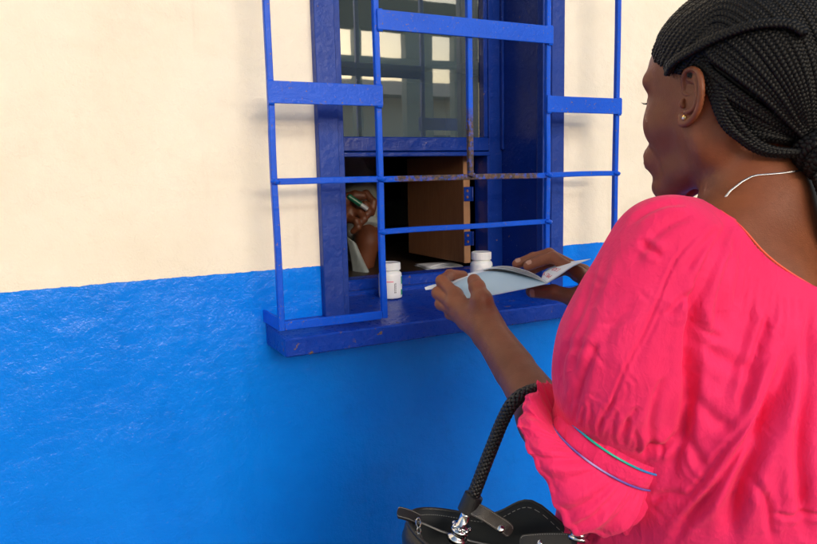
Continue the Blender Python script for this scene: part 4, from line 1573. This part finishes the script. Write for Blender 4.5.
# page block that lies under the left leaf and shows as a white edge along its arch
pgs.append(sheet(patch([[p - HU * .0012 for p in mid_l], [p + nrm(p - CAM) * .001 + UPV * .0017 for p in far_l]], 40, 8), .0006))
pgs.append(sheet(patch([[p - HU * .0020 for p in mid_l], [p + nrm(p - CAM) * .002 + UPV * .0026 for p in far_l]], 40, 8), .0004))
for h in (1.0, 2.0):
    a = UU((547, 283.2 - h * .4, 1.046), (557.5, 276.4 - h * .3, 1.059), (573, 266 - h * .3, 1.079), (588, 259.8 - h * .2, 1.098))
    b = UU((541, 279.6, 1.114), (545, 271.6 - h * .3, 1.149), (556, 265.7 - h * .2, 1.154), (570, 261.6, 1.150))
    pgs.append(sheet(patch([a, b], 26, 10), .0003))
# creased corner that sticks out beyond the fingers
pgs.append(sheet(patch([UU((424.5, 287.5, 1.115), (433, 285.2, 1.112), (442, 283.4, 1.112), (452, 280.8, 1.118)), UU((425.5, 290, 1.108), (434, 288.8, 1.106), (443, 286.6, 1.107), (453, 283.5, 1.112))], 14, 6), .0010))
pgs.append(sheet(patch([UU((427, 286.4, 1.120), (434, 284.6, 1.118), (444, 282.4, 1.118), (453, 280, 1.122)), UU((427, 288.2, 1.116), (435, 286.4, 1.114), (444, 284.4, 1.114), (453, 281.6, 1.118))], 14, 6), .0008))
pV, pQ = join(pgs)
fast_mesh('page', pV, pQ, pap, bk)
# red print on the open page: short strokes following the sheet
redm = flat('red_print', (.62, .02, .05), .6)
gp = patch([[p + UPV * .0016 for p in near_r], [p + UPV * .0016 for p in far_r]], 60, 60)
pr = MB()
def on(u, v):
    i = min(58.999, max(0, u * 59)); j = min(58.999, max(0, v * 59)); i0, j0 = int(i), int(j); fi, fj = i - i0, j - j0
    return (gp[i0, j0] * (1 - fi) * (1 - fj) + gp[i0 + 1, j0] * fi * (1 - fj) + gp[i0, j0 + 1] * (1 - fi) * fj + gp[i0 + 1, j0 + 1] * fi * fj)
GL = [[(0, 0), (0, 1), (.7, .9), (.7, .5), (0, .5)], [(.8, .95), (.2, .9), (0, .5), (.2, .05), (.8, .05)], [(0, 0), (0, 1)], [(0, .5), (.8, .5), (.7, .95), (.2, .95), (0, .5), (.2, .05), (.8, .1)],
      [(0, 0), (.4, 1), (.8, 0)], [(.8, .9), (.1, .8), (.7, .3), (.1, 0)], [(0, 1), (0, 0), (.8, 0)]]
for row, (u0, v0, sz) in enumerate(((.16, .30, .125), (.42, .34, .10))):
    for c_ in range(6 if row == 0 else 4):
        gph = GL[(c_ * 3 + row * 2) % len(GL)]
        pts = [on(u0 + (1 - y) * sz, v0 + c_ * sz * 1.02 + x * sz * .85) for x, y in gph]
        if len(pts) > 2: pts = list(catmull(np.array(pts), 10))
        pr.tube(pts, .00055, 5)
pr.build('red_print', redm, bk)

# ------------------------------------------------------------------ pill bottles
white_p = NT('white_plastic')
white_pm = white_p.set((.86, .87, .88), .32, white_p.bump(white_p.noise(40, 2), .04, .002), Subsurface_Weight=.1)
labm = NT('label_paper')
_s = labm.new('ShaderNodeSeparateXYZ'); labm.link(labm.tc.outputs['Object'], _s.inputs[0])
lab_m = labm.set(labm.mix(labm.noise(50, 2), (.84, .86, .87), (.88, .89, .90)), .45)
green_m = flat('label_green', (.02, .33, .20), .45)
pink_m = flat('label_pink', (.85, .13, .25), .5)
ink_m = flat('label_ink', (.04, .04, .05), .6)


def bottle(c, r, h, label, text=True):
    o = empty('pill_bottle', c, label, 'bottle', 'white pill bottles on the sill')
    c = np.array(c)
    hb = h * .76
    body = MB()
    body.lathe([(0, 0), (r * .90, 0), (r * .985, .0012), (r, .004), (r, hb * .86), (r * .985, hb * .90), (r * .93, hb * .945), (r * .84, hb * .975), (r * .80, hb * .99), (r * .80, hb + .001), (r * .76, hb + .0012), (r * .76, hb + .01)], c, 56)
    body.build('bottle_body', white_pm, o, smooth=True)
    cap = MB()
    n = 96; prof = [(r * .86, hb + .0022), (r * .90, hb + .0030), (r * .90, h - .002), (r * .875, h - .0005), (r * .80, h), (r * .78, h - .0006), (0, h - .0006)]
    ang = np.linspace(0, 2 * PI, n, endpoint=False)
    VV = []
    for i, (rr, z) in enumerate(prof):
        kn = .00035 if 1 <= i <= 2 else 0
        for q, a in enumerate(ang): VV.append(((rr + kn * (q % 2)) * math.cos(a), (rr + kn * (q % 2)) * math.sin(a), z))
    F = [(i * n + q, i * n + (q + 1) % n, (i + 1) * n + (q + 1) % n, (i + 1) * n + q) for i in range(len(prof) - 1) for q in range(n)]
    cap.add(np.array(VV) + c, F).build('cap', white_pm, o)
    # wrapped label
    def wrap(a0, a1, z0, z1, rr, n_=40):
        A = np.linspace(a0, a1, n_)
        VV = [(rr * math.cos(a), rr * math.sin(a), z) for z in (z0, z1) for a in A]
        return np.array(VV) + c, [(q, q + 1, n_ + q + 1, n_ + q) for q in range(n_ - 1)]
    face = math.atan2(CAM[1] - c[1], CAM[0] - c[0])
    L_ = MB(); L_.add(*wrap(face - 2.6, face + 1.9, hb * .10, hb * .82, r + .0003))
    lo_ = L_.build('label', lab_m, o, smooth=True)
    g_ = MB()
    g_.add(*wrap(face + 1.05, face + 1.75, hb * .12, hb * .32, r + .0005)); g_.add(*wrap(face + 1.12, face + 1.62, hb * .52, hb * .80, r + .0005))
    g_.build('label_band', green_m, lo_, smooth=True)
    if text:
        p_ = MB(); p_.add(*wrap(face - .75, face + .28, hb * .625, hb * .655, r + .0006)); p_.build('pink_line', pink_m, lo_)
        t_ = MB()
        rs = np.random.RandomState(4)
        for row, a in enumerate((.34, .44)):
            z = hb * .22
            while z < hb * .58:
                w = rs.uniform(.0012, .0032)
                t_.add(*wrap(face + a, face + a + .055, z, z + w, r + .0006, 4)); z += w + .0011
        t_.build('small_print', ink_m, lo_)
    return o


bottle((.302, .078, .0045), .0258, .0790, 'white pill bottle with pink and green marked label, beside the inner grille bar')
bottle((.5455, .080, .0048), .0262, .0850, 'white pill bottle standing behind the open booklet', text=False)

# ------------------------------------------------------------------ papers on the counter inside
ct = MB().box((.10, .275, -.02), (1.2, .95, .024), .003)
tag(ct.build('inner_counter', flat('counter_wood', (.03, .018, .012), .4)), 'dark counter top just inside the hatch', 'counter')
pm = []
rs = np.random.RandomState(9)
for i in range(5):
    z = .0255 + i * .0014; a = rs.uniform(-.2, .2)
    c = np.array([.575, .335, z]); ex = np.array([math.cos(a), math.sin(a), 0]) * .05; ey = np.array([-math.sin(a), math.cos(a), 0]) * .05
    g_ = patch([[c - ex - ey, c - ey + [0, 0, .002 * i], c + ex - ey], [c - ex + ey, c + ey, c + ex + ey]], 10, 6)
    pm.append(sheet(g_, .0009))
pV, pQ = join(pm); po = fast_mesh('paper_stack', pV, pQ, pap)
tag(po, 'small stack of white papers on the dark counter under the hatch door', 'papers')

# dim shelf unit deep in the room
sh = empty('shelf_unit', (1.0, 1.35, GZ), 'dark shelf unit standing in the unlit room', 'shelves')
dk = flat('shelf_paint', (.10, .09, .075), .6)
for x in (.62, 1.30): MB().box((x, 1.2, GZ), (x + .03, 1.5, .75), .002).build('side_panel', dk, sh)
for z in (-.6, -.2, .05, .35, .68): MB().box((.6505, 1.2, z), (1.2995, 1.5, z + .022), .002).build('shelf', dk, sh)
for i, (x, z, w, h) in enumerate(((.70, .0725, .10, .15), (.84, .0725, .12, .10), (1.02, .0725, .08, .19), (.72, -.178, .14, .12), (.95, -.178, .1, .16))):
    b_ = MB(); b_.box((x, 1.24, z), (x + w, 1.42, z + h), .004); b_.box((x - .002, 1.238, z + h * .82), (x + w + .002, 1.422, z + h + .002), .002)
    tag(b_.build('carton', flat('carton_%d' % i, [(.20, .18, .15), (.10, .14, .16), (.22, .20, .18), (.12, .09, .07), (.15, .15, .15)][i], .7)),
        ['grey carton at the left end of the dim middle shelf', 'low blue grey carton in the middle of the dim shelf', 'tall pale carton on the right of the dim shelf',
         'brown carton on the left of the lower shelf', 'grey carton on the right of the lower shelf'][i], 'carton', 'cartons on the shelf unit')

# ------------------------------------------------------------------ attendant inside
AT = empty('person', (.42, .72, GZ), 'attendant in a pale coat behind the hatch, hand holding a green marker', 'person')
HW = U(338, 218, 1.84)
AH = dict(
    thumb=[U(340, 208, 1.83), U(346, 199, 1.83), U(355, 195.5, 1.83), U(363, 196, 1.83)],
    index=[U(352, 201, 1.865), U(366, 194, 1.87), U(373.5, 202, 1.865), U(371.5, 213, 1.86)],
    middle=[U(352, 208, 1.86), U(365, 205, 1.855), U(369, 212, 1.85), U(363, 219.5, 1.845)],
    ring=[U(349, 214, 1.85), U(360, 213, 1.835), U(364, 219, 1.825), U(359, 225, 1.825)],
    pinky=[U(345, 218, 1.835), U(356, 221, 1.815), U(358, 227, 1.81), U(353, 231.5, 1.815)])
AS = U(350, 165, 2.12); AE = U(368, 240, 2.0); AW = U(356, 300, 1.88)
AHd = U(312, 105, 2.12)
_al, _ah = hand_box(AH, HW)


def att_skin(P):
    d = sd_ell(P, AHd, np.eye(3), (.078, .095, .118))
    d = smin(d, sd_ell(P, AHd + np.array([0, -.03, -.06]), np.eye(3), (.055, .065, .07)), .03)
    d = smin(d, sd_cone(P, AHd + np.array([0, -.09, -.015]), AHd + np.array([0, -.105, -.045]), .010, .016), .01)
    for s in (-1, 1):
        d = smin(d, sd_ell(P, AHd + np.array([s * .08, .01, -.01]), np.eye(3), (.012, .02, .032)), .006)
        d = smax(d, -sd_ell(P, AHd + np.array([s * .032, -.098, .012]), np.eye(3), (.016, .012, .009)), .008)
    d = smax(d, -sd_cone(P, AHd + np.array([-.022, -.108, -.075]), AHd + np.array([.022, -.108, -.075]), .003, .003), .004)
    nk = AHd + np.array([0, .02, -.20])
    d = smin(d, sd_cone(P, AHd + np.array([0, .01, -.07]), nk, .055, .062), .03)
    d = smin(d, sd_cone(P, AS + np.array([0, 0, -.02]), AE, .043, .034), .02)
    d = smin(d, sd_cone(P, AE, AW, .034, .026), .02)
    d = smin(d, sd_cone(P, nk, AS, .06, .05), .03)
    el = U(290, 290, 1.95); SL_ = AHd + np.array([-.19, .03, -.24])
    d = smin(d, sd_cone(P, nk, SL_, .06, .05), .03)
    d = smin(d, sd_cone(P, SL_, el, .047, .040), .02)
    d = smin(d, sd_cone(P, el, HW, .040, .026), .02)
    d = smin(d, near(P, _al, _ah, lambda Q_: hand(Q_, AH, HW, 0, 1.18)), .01)
    d = smin(d, np.linalg.norm(P - U(350, 213, 1.852), axis=1) - .021, .010)
    return d


def att_coat(P):
    nk = AHd + np.array([0, .03, -.24])
    d = sd_ell(P, nk + np.array([-.01, 0, -.24]), np.eye(3), (.20, .13, .30))
    d = smin(d, sd_cone(P, nk + np.array([0, 0, -.3]), nk + np.array([0, 0, -.85]), .17, .22), .08)
    d = smin(d, sd_cone(P, nk + np.array([-.02, 0, .0]), AS, .075, .07), .04)
    d = smin(d, sd_cone(P, AS, AE + (AS - AE) * .06, .064, .052), .03)
    SL_ = AHd + np.array([-.19, .03, -.24]); el = U(290, 290, 1.95)
    d = smin(d, sd_cone(P, SL_, el, .075, .066), .04)
    d = smax(d, -(np.dot(P - (AE + (AS - AE) * .10), nrm(AE - AS)) * -1) if False else np.dot(P - (AE + (AS - AE) * .05), nrm(AE - AS)), .004) if False else d
    cut = np.dot(P - (AE + (AS - AE) * .10), nrm(AE - AS))
    arm_end = smax(sd_cone(P, AE + (AS - AE) * .3, AE + (AE - AS) * .3, .09, .12), -(cut), .002)
    d = smax(d, -arm_end, .003)
    d = smax(d, -sd_cone(P, AHd + np.array([0, -.05, -.16]), AHd + np.array([0, -.19, -.46]), .055, .02), .01)
    return d


aV, aQ = sdf_mesh(att_skin, (.06, .22, -.12), (.62, .92, .62), .0030 if not DEV else .005, 2)
fast_mesh('body', aV, aQ, MAT['skin_shaded'], AT)
aV, aQ = sdf_mesh(att_coat, (-.02, .36, -.95), (.66, .98, .42), .0065, 2)
N_ = vnormals(aV, aQ)
w_ = 1 - np.abs(fbm(aV * np.array([14, 14, 8]), 91, 3)); aV = aV + N_ * (.010 * (np.clip(w_, 0, 1) ** 3 - .4))[:, None]
fast_mesh('coat', aV, aQ, MAT['coat'], AT)
# the loose front edge of the coat hanging by the counter
fl = patch([UU((346, 236, 1.92), (350, 256, 1.90), (352, 272, 1.87), (352, 286, 1.85)), UU((354, 242, 1.90), (360, 258, 1.87), (366, 270, 1.84), (371, 284, 1.82)),
            UU((356, 244, 1.93), (364, 262, 1.91), (370, 274, 1.88), (374, 286, 1.86))], 24, 14)
V, Q = sheet(fl, .002)
fast_mesh('coat_flap', V, Q, MAT['coat'], AT)
# short dark hair
hh, hq = sdf_mesh(lambda P: smax(sd_ell(P, AHd + np.array([0, .012, .012]), np.eye(3), (.086, .098, .122)), -(P[:, 2] - AHd[2] + .03 + (P[:, 1] - AHd[1]) * .9 + .0), .01),
                  AHd - .16, AHd + .16, .006, 1)
fast_mesh('hair', hh, hq, MAT['braid'], AT)
for fn_, r_ in (('middle', .0084), ('ring', .0080), ('pinky', .0070)):
    nail(AH[fn_][2], AH[fn_][3], -FW, AT, r=r_)
# marker pen with green cap
mk = empty('marker_pen', U(356, 202, 1.835), 'short marker with dark green cap held by the attendant', 'marker')
a, b = U(349, 196.5, 1.815), U(360.5, 204.5, 1.822); d_ = nrm(b - a)
m = MB(); m.tube([a - d_ * .004, a - d_ * .003, a, b, b + d_ * .001], [.003, .0062, .0072, .0076, .0070], 24); m.build('cap', flat('green_plastic', (.005, .10, .055), .35), mk, smooth=False)
m = MB(); m.tube([b + d_ * .0012, b + d_ * .0015, b + d_ * .022], [.0062, .0064, .0062], 20); m.build('barrel', flat('grey_barrel', (.25, .27, .30), .35), mk)

# ------------------------------------------------------------------ handbag
k = NT('black_leather'); vor = k.new('ShaderNodeTexVoronoi'); vor.inputs['Scale'].default_value = 900; k.link(k.tc.outputs['Object'], vor.inputs['Vector'])
leather = k.set(k.mix(k.noise(30, 3), (.008, .008, .009), (.014, .014, .016)), .36, k.bump(k.noise(60, 3), .2, .004, k.bump(vor.outputs['Distance'], .35, .0006)))
lining = flat('bag_lining', (.010, .014, .018), .8)
chrome = flat('chrome', (.70, .71, .73), .17, 1.)
thread = flat('white_thread', (.26, .26, .25), .7)
BGC = U(520, 560, .86)
bag = empty('handbag', (BGC[0], BGC[1], BGC[2] - .27), 'black leather handbag with braided handle hanging from the womans forearm', 'handbag')
L0 = U(412, 524, .895); R0 = U(668, 556, .755)
long_ = (R0 - L0); ax_l = nrm(long_ * np.array([1, 1, 0])); hl_ = np.linalg.norm(long_) / 2
perp = np.array([-ax_l[1], ax_l[0], 0.]); perp = perp if perp @ FW > 0 else -perp       # away from the camera
mid_ = (L0 + R0) / 2


def rim(n, inset=0.):
    t = np.linspace(0, 2 * PI, n, endpoint=False)
    c, s = np.cos(t), np.sin(t)
    x = np.sign(c) * np.abs(c) ** .8 * (hl_ - inset); y = np.sign(s) * np.abs(s) ** .9 * (.050 - inset)
    back = np.clip(s, 0, 1)
    z = -.014 * (1 - np.abs(c)) * 1.0 - .016 * np.clip(-s, 0, 1)
    # the back edge humps between the handle fittings
    z = z + back * (.038 * np.exp(-((x + .012) / .040) ** 2) - .004)
    return mid_ + x[:, None] * ax_l + y[:, None] * perp + z[:, None] * HU, t, x, y


n = 160
r0, t_, x_, y_ = rim(n)
rows_b = []
for j in range(26):
    f = j / 25
    dz = .27 * f
    sc_l = 1 + .10 * math.sin(f * PI * .6); sc_p = 1 + .75 * math.sin(min(1, f * 1.2) * PI / 2)
    if f > .9: q_ = 1 - (f - .9) / .1 * .25; sc_l *= q_; sc_p *= q_
    base = mid_ + (x_ * sc_l)[:, None] * ax_l + (y_ * sc_p)[:, None] * perp
    top_z = r0[:, 2]
    z = top_z * (1 - f) + (mid_[2] - dz) * f
    wr = .0035 * fbm(np.stack([np.cos(t_) * 3, np.sin(t_) * 3, t_ * 0 + f * 5], 1), 71, 3) * math.sin(f * PI)
    out = np.cos(t_)[:, None] * ax_l + np.sin(t_)[:, None] * perp
    base = base + out * wr[:, None]; base[:, 2] = z
    rows_b.append(base)
rows_b.append(np.tile(mid_ - HU * .27, (n, 1)))
BVv = np.concatenate(rows_b); qa = np.arange(n); qb = (qa + 1) % n
BQq = np.concatenate([np.stack([i * n + qb, i * n + qa, (i + 1) * n + qa, (i + 1) * n + qb], 1) for i in range(len(rows_b) - 1)])
bag_body = fast_mesh('bag_body', BVv, BQq, leather, bag)
rin, *_ = rim(n, .0035)
rows_i = [r0 + HU * .0008, rin + HU * .0006]
for j in range(1, 14):
    f = j / 13
    b_ = rin * (1 - .12 * f) + mid_ * .12 * f; b_[:, 2] = rin[:, 2] - .22 * f; rows_i.append(b_)
rows_i.append(np.tile(mid_ - HU * .24, (n, 1)))
IV = np.concatenate(rows_i)
IQ = np.concatenate([np.stack([i * n + qa, i * n + qb, (i + 1) * n + qb, (i + 1) * n + qa], 1) for i in range(len(rows_i) - 1)])
fast_mesh('bag_lining', IV, IQ, lining, bag)
# rolled edge and stitching
m = MB(); m.tube(r0 + HU * .001, .0023, 8, closed=True); m.build('rolled_edge', leather, bag, smooth=True)
m = MB()
out = np.cos(t_)[:, None] * ax_l + np.sin(t_)[:, None] * perp
st_ = r0 - HU * .0055 + out * .0012; st2 = r0 - HU * .0055 - out * .0042
for base in (st_, st2):
    fine = catmull(np.concatenate([base, base[:1]]), 900)
    for i in range(0, 896, 5): m.tube([fine[i], fine[i + 3]], .00042, 4)
m.build('stitching', thread, bag)


def strap_strip(pts, w, th, nrm_, name, mat, parent=bag, round_end=True):
    P_ = catmull(np.array(pts), 40); T = np.gradient(P_, axis=0); T /= np.linalg.norm(T, axis=1)[:, None]
    nn = np.array(nrm_, float); s = np.cross(T, nn); s /= np.linalg.norm(s, axis=1)[:, None]
    ww = np.full(40, w / 2)
    if round_end: e = np.linspace(0, 1, 40); ww = w / 2 * np.sqrt(np.clip(1 - np.clip((e - .88) / .12, 0, .985) ** 2, 0, 1))
    g_ = np.stack([P_ + s * (ww * q)[:, None] for q in np.linspace(-1, 1, 7)], 1)
    V, Q = sheet(g_, th)
    o = fast_mesh(name, V, Q, mat, parent, smooth=False)
    m = MB()
    for q in (-.82, .82):
        ln = catmull(P_ + s * (ww * q)[:, None] + nn * (th / 2 + .0003), 160)
        for i in range(0, 155, 5): m.tube([ln[i], ln[i + 3]], .0004, 4)
    m.build('stitching', thread, o)
    return o


# zip end tab on the near left corner
tb = strap_strip(UU((420, 520.5, .885), (412, 516.5, .882), (404, 513.8, .880), (397, 512.2, .879)), .0155, .003, nrm(HU * .8 - FW * .5), 'zip_tab', leather)
zp = empty
m = MB(); m.tube(UU((414, 520, .880), (424, 524, .878), (440, 531, .875), (470, 541, .87), (520, 552, .86)), .0016, 6)
m.build('zip_chain', flat('zip_teeth', (.10, .10, .10), .35, .8), bag)
m = MB()
lk = U(418.5, 523, .868)
t = np.linspace(0, 2 * PI, 26, endpoint=False)
m.tube([lk + RT * .0028 * math.cos(a) + UPV * .0060 * math.sin(a) for a in t], .0010, 8, closed=True)
lk2 = U(418.8, 531, .866)
m.tube([lk2 + RT * .0022 * math.cos(a) + FW * .0008 + UPV * .0040 * math.sin(a) for a in t], .0009, 8, closed=True)
e1_, e2_ = RT, UPV
c = U(418, 543, .866)
vv = []
for dz in (-.0010, .0010):
    for (x, y) in ((-.0052, -.014), (.0052, -.014), (.0052, .0095), (.0032, .0115), (-.0032, .0115), (-.0052, .0095)): vv.append(c + RT * x + UPV * y + FW * dz)
m.add(vv, [(5, 4, 3, 2, 1, 0), (6, 7, 8, 9, 10, 11)] + [(i, (i + 1) % 6, 6 + (i + 1) % 6, 6 + i) for i in range(6)])
m.build('zip_pull', chrome, bag)

# braided handle from the left fitting over the forearm and down behind the ruffle
hpth = catmull(UU((470.5, 503, .858), (477, 486, .856), (485, 465, .854), (494, 442, .852), (503, 420, .845), (512, 404, .836), (524, 394, .838), (541, 390, .856),
                  (560, 400, .876), (574, 425, .865), (582, 460, .840), (584, 490, .812), (583, 512, .800)), 170)
T = np.gradient(hpth, axis=0); T /= np.linalg.norm(T, axis=1)[:, None]
a = nrm(np.cross(T[0], FW)); A_ = []
for i in range(len(hpth)):
    a = a - T[i] * (a @ T[i]); a = nrm(a); A_.append(a)
A_ = np.array(A_); B_ = np.cross(T, A_)
s_ = np.concatenate([[0], np.cumsum(np.linalg.norm(np.diff(hpth, axis=0), axis=1))])
hm = []
nn_ = int(s_[-1] / .0011); su = np.linspace(0, s_[-1], nn_)
cP = np.stack([np.interp(su, s_, hpth[:, i]) for i in range(3)], 1); cA = np.stack([np.interp(su, s_, A_[:, i]) for i in range(3)], 1); cB = np.stack([np.interp(su, s_, B_[:, i]) for i in range(3)], 1)
RH_ = .0074
hm_core = MB(); hm_core.tube(cP[::4], RH_ * .86, 14)
for dirn in (1, -1):                       # round plait: crossing helical strands weaving over and under
    for kk in range(6):
        thh = dirn * 2 * PI * su / .034 + kk * 2 * PI / 6
        rad = RH_ * .93 + .0007 * np.cos(6 * thh * 1 + (0 if dirn > 0 else PI))
        c_ = cP + cA * (rad * np.cos(thh))[:, None] + cB * (rad * np.sin(thh))[:, None]
        tc = np.gradient(c_, axis=0); tc /= np.linalg.norm(tc, axis=1)[:, None]
        on_ = cA * np.cos(thh)[:, None] + cB * np.sin(thh)[:, None]; sd_ = np.cross(tc, on_)
        al = np.linspace(0, 2 * PI, 6, endpoint=False)
        VV = c_[:, None] + .0023 * np.cos(al)[None, :, None] * sd_[:, None] + .0010 * np.sin(al)[None, :, None] * on_[:, None]
        q0 = np.arange(nn_ - 1)[:, None] * 6; j = np.arange(6)[None]; j2 = (j + 1) % 6
        hm.append((VV.reshape(-1, 3), np.stack([q0 + j, q0 + j2, q0 + 6 + j2, q0 + 6 + j], -1).reshape(-1, 4)))
hV_, hQ_ = join(hm)
hd = fast_mesh('braided_handle', hV_, hQ_, leather, bag)
hm_core.build('handle_core', leather, hd, smooth=True)
# leather cuffs, chrome posts and collars at both handle ends
for (p0, p1, p2, p3) in ((U(474, 495, .857), U(467, 512, .859), U(461, 528, .862), U(457, 541, .866)),
                         (U(584, 499, .806), U(582, 514, .800), U(580, 529, .796), U(579, 544, .795))):
    d_ = nrm(p1 - p0)
    m = MB(); m.tube([p0 - d_ * .001, p0, p0 + d_ * .0004, p1 - d_ * .0004, p1, p1 + d_ * .001], [.0095, .0112, .0118, .0125, .0120, .008], 28); m.build('handle_cuff', leather, bag, smooth=False)
    m = MB()
    d_ = nrm(p2 - p1); L_ = np.linalg.norm(p2 - p1)
    prof = [(0, .0062), (.2, .0064), (.78, .0064), (.80, .0098), (.86, .0108), (.93, .0108), (.97, .0085), (1.02, .0085), (1.04, .0112), (1.22, .0120), (1.30, .0095), (1.5, .0095), (1.54, .0125), (1.8, .0125)]
    m.tube([p1 + d_ * L_ * a for a, _r in prof], [_r for a, _r in prof], 28)
    for q in range(7):
        al = q * 2 * PI / 7; s1 = nrm(np.cross(d_, FW)); s2 = np.cross(d_, s1)
        m.lathe([(.0032 * math.sin(b), -.0032 * math.cos(b)) for b in np.linspace(0, PI, 8)], p1 + d_ * L_ * .95 + s1 * .0100 * math.cos(al) + s2 * .0100 * math.sin(al), 10)
    m.build('chrome_post', chrome, bag, smooth=True)
# strap from the cuff lying over the opening, with a rivet
s1_ = strap_strip(UU((473, 508.5, .850), (484, 514, .848), (495, 521, .850), (505, 527.5, .853), (511, 533, .856)), .0165, .003, nrm(-FW * .85 + HU * .45), 'side_strap', leather)
def rivet(p, r=.0046):
    n_ = nrm(-FW * .85 + HU * .45)
    m = MB(); q = Vector(n_).to_track_quat('Z', 'Y').to_matrix().to_4x4()
    m.lathe([(r, -.001), (r, .0008), (r * .85, .0018), (r * .5, .0024), (0, .0026)], (0, 0, 0), 20, mat=Matrix.Translation(Vector(p)) @ q)
    m.build('rivet', chrome, bag, smooth=True)
rivet(U(500.5, 529, .850) + nrm(-FW * .85 + HU * .45) * .0018)
s2_ = strap_strip(UU((576, 544, .795), (566, 541, .805), (548, 540.5, .818), (530, 541.5, .832), (520, 543, .838)), .0165, .003, nrm(-FW * .8 + HU * .55), 'side_strap', leather)
rivet(U(541, 543.5, .822))
